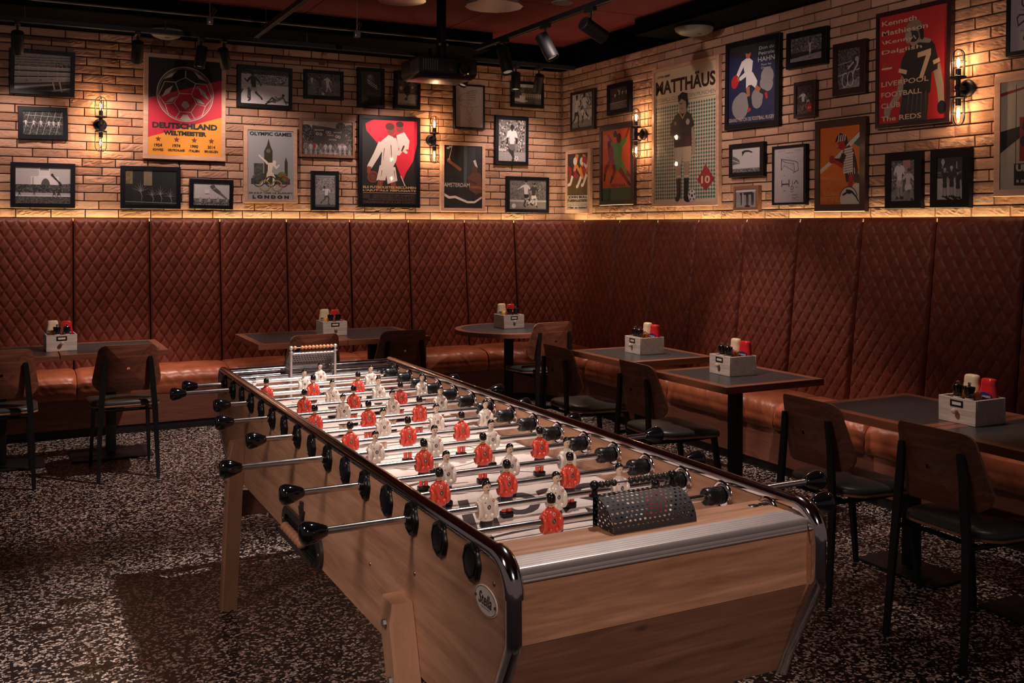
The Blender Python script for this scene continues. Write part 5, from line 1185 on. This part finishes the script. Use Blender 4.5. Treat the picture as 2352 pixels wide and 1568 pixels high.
def a_stripe(a):   # striped player and ball, simplified
    org, wh, dk, rd, gn = (.78, .40, .14), (.78, .74, .68), (.045, .10, .10), (.62, .13, .10), (.10, .30, .25)
    a.bg(org); a.poly([(0, 60), (0, 54), (30, 42), (60, 27), (100, 8), (100, 16), (70, 30), (30, 48)][::-1], wh); a.poly([(82, 24), (100, 14), (100, 30)][::-1], gn); a.line([(30, 42), (64, 26)], .8, dk); a.line([(66, 24), (100, 7)], .8, dk)
    a.poly([(100, 74), (92, 72), (76, 78), (68, 84), (64, 92), (50, 100), (100, 100)], wh)
    a.poly([(58, 30), (72, 25), (84, 32), (90, 46), (94, 58), (86, 70), (66, 72), (62, 60), (56, 44)][::-1], dk)
    for i in range(10): y = 31+i*3.2; x0 = 60-(1.5 if i > 2 else 0); a.line([(x0, y), (x0+20+(i > 1)*3, y-2.2)], 3.6, wh, cap=False)
    for i in range(4): a.line([(70+i*5, 54), (71+i*5, 62)], 1.8, wh, cap=False)
    a.line([(60, 36), (54, 46), (38, 44)], 12, dk, 10); a.line([(58, 52), (36, 44)], 9, rd, 7); a.ell(30, 42, 7, rd, 8); a.line([(78, 62), (76, 76), (72, 84)], 12, rd, 9); a.poly([(88, 58), (99, 64), (97, 74), (84, 72)][::-1], dk)
    a.ell(56, 22, 11, rd, 13); a.poly([(46, 22), (42, 21), (46, 24)], rd); a.poly([(38, 21), (42, 13), (52, 9), (66, 14), (70, 22), (64, 27), (60, 19), (50, 17)][::-1], dk)
    for i in range(4): a.line([(45+i*5.5, 20-i*.2), (48+i*5, 11.5)], 2.4, wh, cap=False)
    a.line([(42, 28), (52, 28)], 1.2, dk); a.ell(72, 92, 21, wh, 21); a.circ(72, 92, 21, 1.5, dk, 32, 190, 350); a.line([(66, 82), (80, 84), (90, 90), (96, 96)], 5, dk, 2); a.line([(58, 88), (70, 84)], 4, dk); a.ell(74, 84, 6, (.05, .06, .07), 4)
    a.text('FUSSBALL', 30, 86, 5, (.86, .58, .30), 42, .02); a.text('WETTSPIEL', 26, 93, 6, (.86, .58, .30), 50, .02)
def a_kenny(a):
    rd, cr, bk, gy = (.64, .10, .12), (.78, .66, .54), (.06, .05, .06), (.56, .50, .44)
    a.bg(rd)
    a.line([(42, 54), (30, 74), (16, 86)], 11, gy, 7); a.line([(84, 52), (90, 72), (92, 88)], 11, gy, 8); a.ell(92, 90, 6, bk, 8); a.ell(13, 89, 5, gy, 7)
    a.poly([(32, 78), (34, 100), (78, 100), (76, 74), (60, 72), (38, 74)][::-1] if False else [(30, 100), (72, 100), (74, 74), (36, 74)], (.17, .15, .15))
    a.poly([(36, 78), (38, 60), (32, 54), (34, 44), (40, 36), (48, 30), (60, 26), (74, 28), (82, 34), (86, 46), (86, 56), (78, 58), (76, 76)], (.11, .10, .11)); a.line([(48, 31), (58, 27), (74, 30)], 9, gy, 5)
    a.line([(30, 52), (42, 55)], 5, cr, cap=False); a.line([(80, 50), (89, 48)], 5, cr, cap=False)
    a.poly([(50, 30), (50, 22), (62, 20), (66, 28)], gy); a.ell(52, 19, 10, (.15, .13, .13), 13); a.ell(44, 23, 5, gy, 8); a.poly([(38, 18), (42, 12), (50, 8), (60, 10), (66, 16), (66, 24), (60, 28), (58, 20), (48, 17), (42, 20)], (.48, .40, .33)); a.line([(62, 16), (64, 26)], 7, bk, 5)
    for i in range(5): a.line([(46+i*6, 74), (42+i*7, 94)], 1.4, (.34, .31, .28), .5)
    tx = lambda st, y, w, x0=4: a.text(st, x0+w/2, y, 4.6, cr, w, .015)
    tx('Kenneth', 7, 52); tx('Mathieson', 16, 68); tx('\\Kenny\\', 25, 52); tx('Dalglish', 34, 60); a.rect(4, 48, 20, 49.6, cr); tx('LIVERPOOL', 63, 70); tx('FOOTBALL', 73, 60); tx('CLUB', 83, 29); tx('The REDS', 95, 60)
    a.poly([(58, 40), (76, 38), (76, 42), (66, 62), (60, 62), (70, 43.5), (58, 44)][::-1] if False else [(60, 62), (66, 62), (77, 42), (77, 37), (58, 39), (58, 43.5), (70, 42.5)], cr)
def a_hug(a):
    a.crowd(0, 0, 100, 78, .08, .60, 240, 2.6, 41); a.rect(0, 78, 100, 100, g(.40), .06); a.poly([(50, 0), (80, 0), (82, 30), (52, 34)], (.60, .44, .40)); a.man(36, 92, 92, dict(STAND, lh=(.12, -.66), rh=(.2, -.7)), .78, .60, .5, .25, wide=1.3); a.man(72, 98, 76, RUN, .66, .74, .46, .2, .1, wide=1.3); a.line([(60, 78), (54, 98)], 9, g(.44), 5)
def a_cup(a):
    a.bg(g(.14)); a.rect(0, 34, 100, 40, g(.30), .10); a.line([(0, 43), (100, 48)], 1.2, g(.6)); a.rect(0, 50, 100, 100, g(.60), .02)
    for x, y in ((22, 92), (46, 90), (72, 94)): a.poly([(x, y), (x+8, y-2), (x+40, 100), (x+22, 100)], g(.06))
    a.man(30, 92, 66, dict(STAND, lh=(-.09, -1.18), le=(-.10, -.98)), .12, .12, .46, .55, .05); a.man(56, 92, 70, STAND, .13, .12, .50, .6, .05); a.man(80, 94, 62, dict(STAND, lh=(-.05, -1.3), le=(-.04, -1.05)), .10, .10, .50, .05, .05); a.ell(24, 12, 7, g(.56), 10); a.ell(24, 20, 3, g(.5))
def a_patent2(a):
    a.bg((.60, .57, .60), .015); ink = (.15, .13, .15); a.poly([(14, 40), (20, 34), (40, 36), (60, 34), (64, 40), (60, 56), (50, 50), (30, 50), (18, 56)], ink); a.poly([(17, 41), (22, 37), (40, 39), (58, 37), (61, 41), (57, 52), (49, 46), (30, 46), (19, 52)], (.60, .57, .60)); a.circ(38, 14, 12, 3, ink, 20); a.circ(38, 14, 5, 2, ink, 14); a.text('Fig. 1', 30, 28, 2.4, ink, 12); a.text('Fig. 2', 30, 64, 2.4, ink, 12); a.ell(46, 78, 16, ink, 10); a.ell(46, 78, 13, (.60, .57, .60), 7.5)
def a_urug(a):
    cr, bk, rd = (.66, .62, .56), (.05, .05, .07), (.50, .05, .13)
    a.bg(cr); a.line([(0, 12), (100, -2)], 5, rd, cap=False); a.rect(24, 4, 25, 88, bk); a.rect(44, 4, 45, 70, bk); a.poly([(0, 66), (0, 46), (32, 42), (32, 52)], bk); a.rect(30, 34, 46, 74, rd); a.line([(38, 36), (35, 44), (41, 50), (36, 60), (41, 68)], 2, bk); a.ell(40, 56, 9, bk); a.line([(36, 62), (70, 40)], 3, rd); a.rect(46, 40, 80, 60, bk); a.rect(22, 76, 100, 96, bk); a.text('URUGUAY', 62, 80, 6.5, cr, 74, .06); a.text('15 JULIO', 58, 92.5, 3.4, cr, 64, .05)
B_, O_, M_, W_ = 'frame_black', 'frame_oak', 'frame_mahogany', 'frame_brown'
PH, PO, DR = ('framed_photograph', 'picture'), ('framed_poster', 'poster'), ('framed_drawing', 'picture')
FD = [
 (((22, 109), (173, 121.5), (171, 224), (22.5, 214)), B_, .031, PH, 'black framed photo of empty numbered grandstand benches, at the top left', a_stadium),
 (((40.5, 243), (156, 248), (156, 321), (41.5, 319)), B_, .033, PH, 'black framed photo of sprinters crossing white lane lines', a_lanes),
 (((24, 371.5), (173, 376.5), (172.5, 478), (24, 476.6)), B_, .032, PH, 'black framed photo of a race in front of a white tower gate', a_tower),
 (((331, 120), (518.5, 135.5), (517.5, 371), (328, 364)), O_, .033, PO, 'oak framed black, red and gold poster with a big football outline', a_deutsch),
 (((277, 380), (415, 384), (414.6, 480), (277, 479)), B_, .031, PH, 'black framed, almost black photo of four blurred dancing figures', a_dark),
 (((435, 409.6), (535.7, 414), (534.7, 481), (435, 479)), B_, .030, PH, 'black framed photo of a gymnast flying above spectators', a_gym),
 (((545, 147.6), (671.6, 157.5), (670, 252.7), (543, 244)), B_, .031, PH, 'black framed photo of a footballer sitting on the pitch and two running past', a_foul),
 (((698.4, 158.5), (789.3, 165), (788, 230.5), (697.4, 225.5)), B_, .029, PH, 'black framed photo of two footballers fighting for the ball, above the scoreboard picture', a_duel),
 (((821, 154), (884, 158.5), (882, 248), (820, 245.5)), B_, .030, PH, 'black framed dark photo of a glowing stadium floodlight', a_flood),
 (((906, 161.5), (966, 167.5), (964.5, 252.7), (904.7, 248.8)), B_, .030, PH, 'black framed photo half hidden under the projector', a_bicycle),
 (((559.8, 288), (682.5, 293.5), (682, 467), (559, 466)), O_, .031, PO, 'oak framed grey poster with a dark tower and pale athlete, lettered LONDON', a_london),
 (((688.5, 270.3), (815, 276.3), (814, 364), (687, 359)), W_, .020, PH, 'brown framed sepia photo of an old scoreboard with a crowd', a_score),
 (((714.7, 392), (778.7, 393.7), (777.7, 483.6), (714.7, 483)), B_, .030, PH, 'black framed photo of a lone runner beside a full stand', a_sprint),
 (((824, 263), (965, 271.3), (963.8, 477.6), (822.5, 476)), B_, .031, PO, 'black framed poster of a man carrying a child before a red pennant', a_refug),
 (((1043, 191.7), (1113.2, 196.4), (1112.6, 298.5), (1041.3, 295)), B_, .016, DR, 'thin black framed patent drawing of a goalkeeper glove', a_glove),
 (((1012.4, 324.4), (1114.2, 328.4), (1113.2, 487), (1010.4, 485)), O_, .032, PO, 'oak framed dark poster of a raised arm, lettered AMSTERDAM', a_amster),
 (((1175.3, 184.6), (1249.2, 190.4), (1248, 249.4), (1173.6, 244.3)), B_, .028, PH, 'black framed photo of a winners podium, partly behind two track spots', a_podium),
 (((1138.3, 265), (1213.9, 270.4), (1212.2, 379.5), (1136, 376.7)), B_, .031, PH, 'black framed photo of a footballer in a white shirt before a dense crowd', a_pele),
 (((1163.4, 404.4), (1260.7, 407.6), (1259.4, 489), (1162.2, 487.7)), B_, .031, PH, 'black framed photo of two footballers in white and dark shirts, lowest left of the corner', a_duel2),
 (((1310.7, 214), (1366, 201.6), (1365.7, 295.4), (1312.6, 303.3)), M_, .028, PH, 'dark framed photo of a tackle, nearest to the corner on the right wall', a_tackle),
 (((1393.8, 196.4), (1449.2, 184), (1448.6, 256.4), (1397.8, 266)), B_, .042, PH, 'black framed photo of a wall of jumping footballers above the second right sconce', a_jump),
 (((1301, 346), (1357, 340), (1356.4, 490.2), (1300, 490.2)), O_, .036, PO, 'pale oak framed narrow poster of players legs, lettered JOHN BULL', a_john),
 (((1377.3, 291.9), (1454.2, 280.3), (1460.8, 468.3), (1380.6, 472.6)), M_, .040, PO, 'dark framed orange poster of two leaping players, one in green', a_mest),
 (((1500, 161), (1653, 125.4), (1652.5, 471), (1499.2, 476)), O_, .030, PO, 'tall oak framed cream poster of a player on teal lozenges, lettered MATTHÄUS', a_matt),
 (((1666.7, 102), (1791.8, 74.6), (1791.8, 287), (1668.4, 300)), B_, .038, PO, 'black framed navy poster of a rugby player in white clouds', a_hahn),
 (((1806.7, 78.6), (1900.6, 58.7), (1900.6, 145), (1809, 160)), B_, .040, PH, 'black framed photo of a small white figure before a dark crowd', a_run),
 (((1913.8, 103.5), (1990.8, 87.9), (1989.1, 212.3), (1915.5, 222.9)), M_, .042, PH, 'dark framed photo of a track cyclist bent over the handlebar', a_cycle),
 (((1824, 191.4), (1874.7, 181.8), (1874.7, 267), (1826.6, 272)), M_, .024, PH, 'small dark framed brown photo with a red square tag', a_smallred),
 (((1675, 332.7), (1755.3, 324.4), (1756, 404), (1678, 408.6)), B_, .034, PH, 'black framed photo of a diver high in a pale sky', a_diver),
 (((1685.6, 428.5), (1743, 425.2), (1744.3, 482.6), (1688, 484.2)), W_, .022, PH, 'smallest brown framed photo of legs and a ball, low beside the tall cream poster', a_feet),
 (((1774.5, 337.3), (1853.1, 329.4), (1853.1, 470.3), (1776.2, 472)), B_, .017, DR, 'thin black framed patent drawing of a football goal', a_goal),
 (((1872.4, 280.3), (1990.8, 266.3), (1989.8, 485.2), (1874.7, 486)), M_, .046, PO, 'dark framed orange poster of a player in a striped jersey and cap', a_stripe),
 (((2012.1, 30.5), (2188.5, -3.5), (2185, 277), (2014.4, 300)), M_, .026, PO, 'large dark framed red poster of a player seen from behind with number 7', a_kenny),
 (((2033.7, 353.2), (2117.2, 346.6), (2118.2, 478.3), (2036, 480)), B_, .046, PH, 'black framed photo of two athletes embracing, under the red poster', a_hug),
 (((2137.8, 344.3), (2229.3, 338.3), (2230, 476.6), (2139.5, 477.6)), B_, .046, PH, 'black framed photo of three men holding up a cup', a_cup),
 (((2313, -15), (2435, -40), (2434, 113), (2313.5, 132)), B_, .022, DR, 'black framed patent drawing cut off by the top right corner of the photo', a_patent2),
 (((2288, 177.4), (2470, 150), (2466, 449), (2283, 451)), O_, .036, PO, 'oak framed cream, black and red poster cut off by the right edge of the photo', a_urug),
]
for px, kind, bw, (nm, cat), lab, art in FD: frame_on_wall(px, kind, bw, nm, lab, cat, art)
# ---------------------------------------------------------------- wall sconces with two caged bulbs
def make_sconce():
    t = thing('wall_sconce', '', 'wall lamp')      # local: wall plane y=0, room towards -y
    b = mb('black_satin'); b.lathe((.0, -.001, 0), (0, -1, 0), [(0, .052), (.012, .052), (.020, .046), (.024, .03)], 28); b.cyl((0, -.02, 0), (0, -.085, 0), .013, n=14); b.build('wall_plate', t)
    b = mb('black_satin'); b.cyl((0, -.085, -.05), (0, -.085, .05), .014, n=16); b.ball((0, -.085, 0), .021, 14, 8)
    for s in (-1, 1): b.lathe((0, -.085, s*.048), (0, 0, s), [(0, .018), (.006, .046), (.016, .046), (.018, .040)], 28)
    b.build('stem', t)
    for s in (-1, 1):
        z = lambda d: s*(.066+d)
        b = mb('bulb_socket'); b.cyl((0, -.085, z(0)), (0, -.085, z(.042)), .016, n=16); b.build('socket', t)
        b = mb('lamp_glass'); b.lathe((0, -.085, z(.040)), (0, 0, s), [(0, .010), (.012, .013), (.030, .0185), (.052, .0175), (.068, .011), (.074, .003)], 18, False); bu = b.build('bulb', t, 60)
        b = mb('bulb_glow')
        for k in range(4): a = PI/4+k*PI/2; b.cyl((.005*math.cos(a), -.085+.005*math.sin(a), z(.055)), (.008*math.cos(a), -.085+.008*math.sin(a), z(.098)), .0016, n=6)
        b.build('filament', bu)
        b = mb('lamp_glass'); b.lathe((0, -.085, z(0)), (0, 0, s), [(0, .037), (.110, .037), (.130, .033), (.146, .022), (.152, .004)], 28, False); b.build('glass_shade', t, 60)
        b = mb('black_satin')
        for k in range(2):
            c, q = (1, 0) if k == 0 else (0, 1); r = .042
            pts = [(-r, 0)]+[(-r, .108)]+[(-r*math.cos(R(a)), .112+r*1.05*math.sin(R(a))) for a in range(0, 181, 15)]+[(r, .108), (r, 0)]
            b.tube([(x*c, -.085+x*q, z(d)) for x, d in pts], .0032, 8)
        b.tube([(.042*math.cos(2*PI*j/24), -.085+.042*math.sin(2*PI*j/24), z(.085)) for j in range(24)], .0016, 6, closed=True)
        b.build('cage', t, 60)
        d = bpy.data.lights.new('bulb_light', 'POINT'); d.energy = SCONCE_W; d.color = (1, .60, .32); d.shadow_soft_size = .012
        lo = bpy.data.objects.new('bulb_light', d); COL.objects.link(lo); lo.parent = t; lo.location = (0, -.085, z(.078))
    return t
SCONCE_W = 3.8
sc = make_sconce(); SG = 'caged double sconces on the brick walls'
for i, (px, py, lab) in enumerate(((230, 285, 'black caged double sconce at the left, beside the black, red and gold poster'), (991, 320, 'black caged double sconce right of the red pennant poster'), (1470, 305, 'black caged double sconce left of the tall cream poster'), (2212, 202, 'black caged double sconce at the right edge beside the red poster'))):
    if px < 1290: p = onY(px, py, WY-.03); loc, a = (p.x, WY-.016, 2.413), 0
    else: p = onX(px, py, WX-.06); loc, a = (WX-.016, p.y, 2.415), R(-90)
    place(sc, i == 0, loc, a, lab, SG)

# ---------------------------------------------------------------- ceiling: tracks, spots, projector, speakers
def rail(name, label, p, q):
    p, q = Vector(p), Vector(q); t = thing(name, label, 'lighting track', tuple(p), world=True)
    d = (q-p).normalized(); s = Vector((-d.y, d.x, 0))
    b = mb('black_satin')
    for x, y, w, h in ((0, 0, .036, .034),):
        b.prism([tuple(p+s*a*w/2+Vector((0, 0, c*h/2))) for a, c in ((-1, -1), (1, -1), (1, 1), (-1, 1))], tuple(q-p))
    b.build('body', t, 30)
    b = mb('dark_steel')
    for sd in (-1, 1): b.prism([tuple(p+s*(sd*.016)+Vector((0, 0, -.0175))+s*a+Vector((0, 0, c))) for a, c in ((-.002, 0), (.002, 0), (.002, -.002), (-.002, -.002))], tuple(q-p))
    b.build('conductor_edge', t, 0); return t
TA = rail('lighting_track', 'black lighting track running along the back brick wall', (-2.5, 7.92, 3.075), (4.74, 7.92, 3.075))
TB = rail('lighting_track', 'black lighting track running away from the camera right of the projector', (3.55, .9, 3.10), (3.55, 7.55, 3.10))
TC = rail('lighting_track', 'black lighting track running away from the camera above the football table', (1.77, .9, 3.10), (1.77, 7.88, 3.10))
def wire(label, p):
    t = tag_o = mb('steel'); t.cyl((p[0], p[1], p[2]), (p[0], p[1], 3.62), .0022, n=6); t.lathe((p[0], p[1], p[2]), (0, 0, 1), [(0, .008), (.015, .006), (.03, .002)], 8); o = t.build('suspension_wire', None)
    tag(o, label, 'wire', 'suspension wires of the tracks'); return o
for px in (57, 380, 705): p = onY(px, 50, 7.92); wire('thin suspension wire of the back wall track, '+{57: 'leftmost one', 380: 'over the football poster', 705: 'middle one'}[px], (p.x, 7.92, 3.092))
p = onX(611, 35, 1.77); wire('thin steel suspension wire of the track above the football table', (1.77, p.y, 3.117))
def spot_fix(label, base, target, power=0, angle=40, L=.165, r=.042, blend=.7, col=(1, .72, .52), drop=.09):
    base = Vector(base); t = thing('track_spotlight', label, 'spotlight', tuple(base), world=True, group='black spotlights on the ceiling tracks')
    b = mb('black_satin'); b.rbox(tuple(base+Vector((-.018, -.055, -.026))), tuple(base+Vector((.018, .055, 0))), .003); b.cyl(base+Vector((0, 0, -.02)), base+Vector((0, 0, -drop)), .009, n=10); b.build('track_adapter', t)
    c = base+Vector((0, 0, -drop-r*.9)); d = (Vector(target)-c).normalized()
    b = mb('black_satin'); b.lathe(c-d*L*.35, d, [(0, r*.92), (.004, r), (L-.004, r), (L, r*.97), (L, r*.85), (L-.018, r*.80)], 24, True); b.ball(c, r*1.02, 14, 8); b.build('lamp_body', t)
    b = mb('spot_lens' if power else 'bulb_socket'); b.lathe(c-d*L*.35+d*(L-.015), d, [(0, r*.78), (.001, r*.78)], 20); b.build('lens', t)
    if power: spot_light(t, c+d*(L*.65+.012), target, power, angle, blend, col, r*.5)
    return t
def trackA(px, ty, power, angle, label, tx=None, tz=1.9, **k):
    p = onY(px, 120, 7.92); spot_fix(label, (p.x, 7.92, 3.058), (p.x if tx is None else tx, ty, tz), power, angle, **k)
trackA(40, 8.69, 13, 84, 'black track spotlight at the top left before the grandstand photo', col=W)
trackA(316, 8.69, 14, 88, 'black track spotlight hanging upright left of the big football poster', col=W)
trackA(462, 7.75, 46, 46, 'black track spotlight hanging upright before the big football poster', tz=.4, tx=1.0, col=W)
trackA(514, 8.69, 14, 88, 'black track spotlight tilted left before the big football poster', tx=1.9, tz=2.0, col=W)
trackA(962, 8.69, 15, 88, 'black track spotlight below the left side of the projector', tz=1.9, col=W)
trackA(1070, 7.6, 22, 40, 'black track spotlight below the right side of the projector', tz=.8, tx=2.7, col=W)
trackA(1185, 7.4, 40, 44, 'black track spotlight hanging upright before the podium photo', tz=.7, tx=3.8, col=W)
trackA(1238, 8.69, 14, 88, 'black track spotlight tilted right before the podium photo', tx=4.55, tz=1.9, col=W)
def on(x, y, target, power, angle, label, **k): spot_fix(label, (x, y, 3.083), target, power, angle, col=W, **k)
on(3.55, 7.02, (3.7, 6.0, .3), 22, 46, 'black track spotlight pointing down just right of the projector', L=.22, r=.05)
on(3.55, 6.35, (4.4, 5.3, .5), 34, 50, 'black track spotlight tilted right, middle one under the red ceiling', L=.2, r=.05)
on(3.55, 5.72, (5.05, 5.9, 2.3), 14, 60, 'black track spotlight lying almost level, highest under the red ceiling', L=.2, r=.05)
# bare unseen lamps overhead, most on these tracks, others added off them as fill
def lamp(x, y, target, power, angle, blend=.6, col=W, r=.025, z=2.97): spot_light(None, (x, y, z), target, power, angle, blend, col, r)
lamp(3.55, 4.9, (3.85, 4.5, .75), 34, 46)
lamp(3.55, 5.55, (3.85, 5.5, .75), 14, 34)
lamp(1.77, 4.9, (3.80, 5.45, .72), 50, 17)
lamp(1.77, 4.2, (3.80, 4.42, .72), 56, 18)
lamp(1.77, 3.4, (3.75, 3.0, .72), 36, 19)
lamp(1.77, 5.2, (2.3, 7.4, .78), 46, 17)
lamp(3.55, 5.0, (3.72, 7.3, .78), 40, 16)
lamp(3.55, 5.3, (3.83, 6.75, .68), 70, 18)
lamp(3.55, 3.3, (3.85, 3.15, .75), 18, 36)
lamp(3.55, 2.3, (2.5, 1.7, 0), 6, 50)
lamp(1.77, 3.2, (5.06, 3.6, 2.4), 14, 60, 1)
lamp(1.77, 4.1, (5.06, 5.0, 2.3), 20, 60, 1)
lamp(1.77, 4.9, (5.06, 6.7, 2.2), 30, 56, 1)
lamp(1.77, 1.2, (.4, 8.7, 2.6), 46, 19, .9)
lamp(1.77, 1.6, (2.5, 8.7, 2.6), 46, 19, .9)
lamp(3.55, 6.0, (4.3, 8.7, 2.4), 10, 50, .8)
FC = (1, .85, .77)
lamp(1.77, 4.05, (1.25, 3.85, .82), 120, 58, .7, FC, .03)
lamp(1.77, 2.75, (1.30, 2.45, .82), 48, 56, .7, FC, .03)
lamp(1.77, 5.6, (.9, 6.8, .2), 70, 62)
lamp(1.77, 1.3, (1.26, 4.5, .85), 60, 14, .8, FC)
lamp(-1.2, 2.1, (.87, 2.9, .80), 60, 50, 1, r=.4)  # unseen soft lamp off the tracks, added to brighten the side panel
lamp(.5, -.8, (1.35, 1.72, .80), 62, 34, 1, r=.2)  # unseen soft lamp behind the camera, added to brighten the near end

# projector on its pole
def make_projector():
    t = thing('projector', 'black projector hanging from the red ceiling on a pole', 'projector', (2.9, 6.8, 2.68), world=True)
    x0, x1, y0, y1, z0, z1 = 2.66, 3.12, 6.62, 6.98, 2.68, 2.83
    b = mb('black_plastic'); b.ring([[Vector((x, y, z)) for x, y in ((x0+e, y0+e), (x1-e, y0+e), (x1-e, y1-e), (x0+e, y1-e))] for z, e in ((z0, .035), (z0+.012, .012), (z0+.04, 0), (z1-.01, 0), (z1, .012))], True, True); b.build('body', t)
    b = mb('dark_steel')
    for i in range(9): b.box((x0+.02+i*.0, y0+.02+i*.018, z0+.05), (x0-.002, y0+.028+i*.018, z1-.02))
    for i in range(7): b.box((x0+.03+i*.018, y0-.002, z0+.05), (x0+.038+i*.018, y0+.02, z1-.02))
    b.build('vent_grille', t, 0)
    b = mb('black_gloss'); b.lathe((x1-.11, y0-.001, z0+.075), (0, -1, 0), [(0, .055), (.03, .05), (.032, .04), (.02, .035)], 22); b.build('lens', t)
    b = mb('dark_steel'); b.box((x0+.24, y0-.0015, z0+.055), (x0+.27, y0+.001, z0+.07)); b.build('socket', t, 0)
    b = mb('black_satin'); cx, cy = (x0+x1)/2+.02, (y0+y1)/2; b.cyl((cx, cy, z1+.02), (cx, cy, 3.62), .036, n=20); b.rbox((cx-.10, cy-.10, z1), (cx+.10, cy+.10, z1+.02), .004)
    for sx in (-1, 1): b.rbox((cx+sx*.09-.008, cy-.012, z1+.0), (cx+sx*.09+.008, cy+.012, z1+.09), .002); b.build('pole', t)
    b2 = mb('steel')
    for sx in (-1, 1): b2.cyl((cx+sx*.03, cy-.036, z1+.12), (cx+sx*.03, cy-.045, z1+.12), .009, n=8)
    b2.build('bolt', t); return t
make_projector()
def dome(label, c, r, h):
    t = thing('ceiling_speaker', label, 'speaker', c); b = mb('ceramic_grey'); b.lathe((0, 0, 0), (0, 0, -1), [(0, r), (h*.35, r*.96), (h*.7, r*.75), (h*.93, r*.4), (h, .01)], 36); b.build('grille', t, 60)
    b = mb('steel'); b.box((-.02, -r*.45, -h*.95), (.02, -r*.45+.006, -h*.90)); b.build('badge', t, 0); b = mb('black_satin'); b.lathe((0, 0, 0), (0, 0, 1), [(0, r*1.02), (.02, r)], 36); b.build('mount', t); return t
dome('grey dome speaker on the dark bulkhead above the tall cream poster', (4.80, 6.20, 3.149), .15, .06)
dome('dark red dome speaker under the bulkhead above the black, red and gold poster', (1.15, 8.25, 3.149), .13, .07)
def bell(label, x, y, z, r):
    t = thing('pendant_reflector', label, 'ceiling lamp', (x, y, z)); b = mb('galvanised'); n = 12; pr = [(0, 1), (.03, .98), (.10, .72), (.16, .4), (.18, .12)]
    b.ring([[Vector((r*q*math.cos(2*PI*j/n), r*q*math.sin(2*PI*j/n), d)) for j in range(n)] for d, q in pr], True, True); b.build('shade', t, 20); b = mb('black_satin'); b.cyl((0, 0, .17), (0, 0, 3.62-z), .014, n=10); b.build('stem', t); return t
bell('round faceted metal reflector lamp at the top edge right of the projector pole', 2.98, 6.05, 3.10, .20)
t = thing('ceiling_disc', 'small flat pale disc under the ceiling at the top edge', 'ceiling disc', (3.52, 6.05, 3.18)); b = mb('ceramic_grey'); b.lathe((0, 0, 0), (0, 0, 1), [(0, .075), (.006, .078), (.010, .07)], 28); b.build('disc', t); b = mb('black_satin'); b.cyl((0, 0, .01), (0, 0, .12), .008, n=8); b.build('stem', t)
t = thing('ceiling_fan_unit', 'black round ceiling unit with a pale cover plate left of the projector pole', 'ceiling unit', (2.50, 6.55, 3.18)); b = mb('black_plastic'); b.lathe((0, 0, 0), (0, 0, 1), [(0, .05), (.01, .17), (.05, .18), (.10, .16), (.12, .05)], 32); b.build('housing', t); b = mb('ceramic_grey'); b.rbox((-.24, -.06, .105), (.24, .20, .116), .002); b.build('cover_plate', t)
for i, (px, py, lab) in enumerate(((482, 38, 'small clear emergency lamp on a bracket above the black, red and gold poster'), (820, 68, 'small clear emergency lamp on a bracket left of the projector'))):
    p = onZ(px, py+12, 3.05); t = thing('emergency_lamp', lab, 'lamp', (p.x, p.y, p.z), 0, 'small clear lamps under the ceiling')
    b = mb('clear_plastic'); b.rbox((-.022, -.022, -.02), (.022, .022, .03), .004); b.build('housing', t); b = mb('steel'); b.cyl((0, 0, .03), (0, 0, 3.301-p.z), .004, n=8); b.tube([(0, 0, .05), (.03, .06, .085), (.05, .10, .12)], .006, 8); b.tube([(.02, 0, .05), (.05, .06, .085), (.07, .10, .12)], .004, 8); b.build('bracket', t)
b = mb('dark_steel'); b.tube([(-2.5, 7.80, 3.205), (3.86, 7.80, 3.205)], .010, 8); o = b.build('conduit_pipe', None); tag(o, 'thin metal conduit along the edge of the bulkhead over the back wall', 'pipe')
for o in bpy.data.objects:
    if '_world' in o: del o['_world']
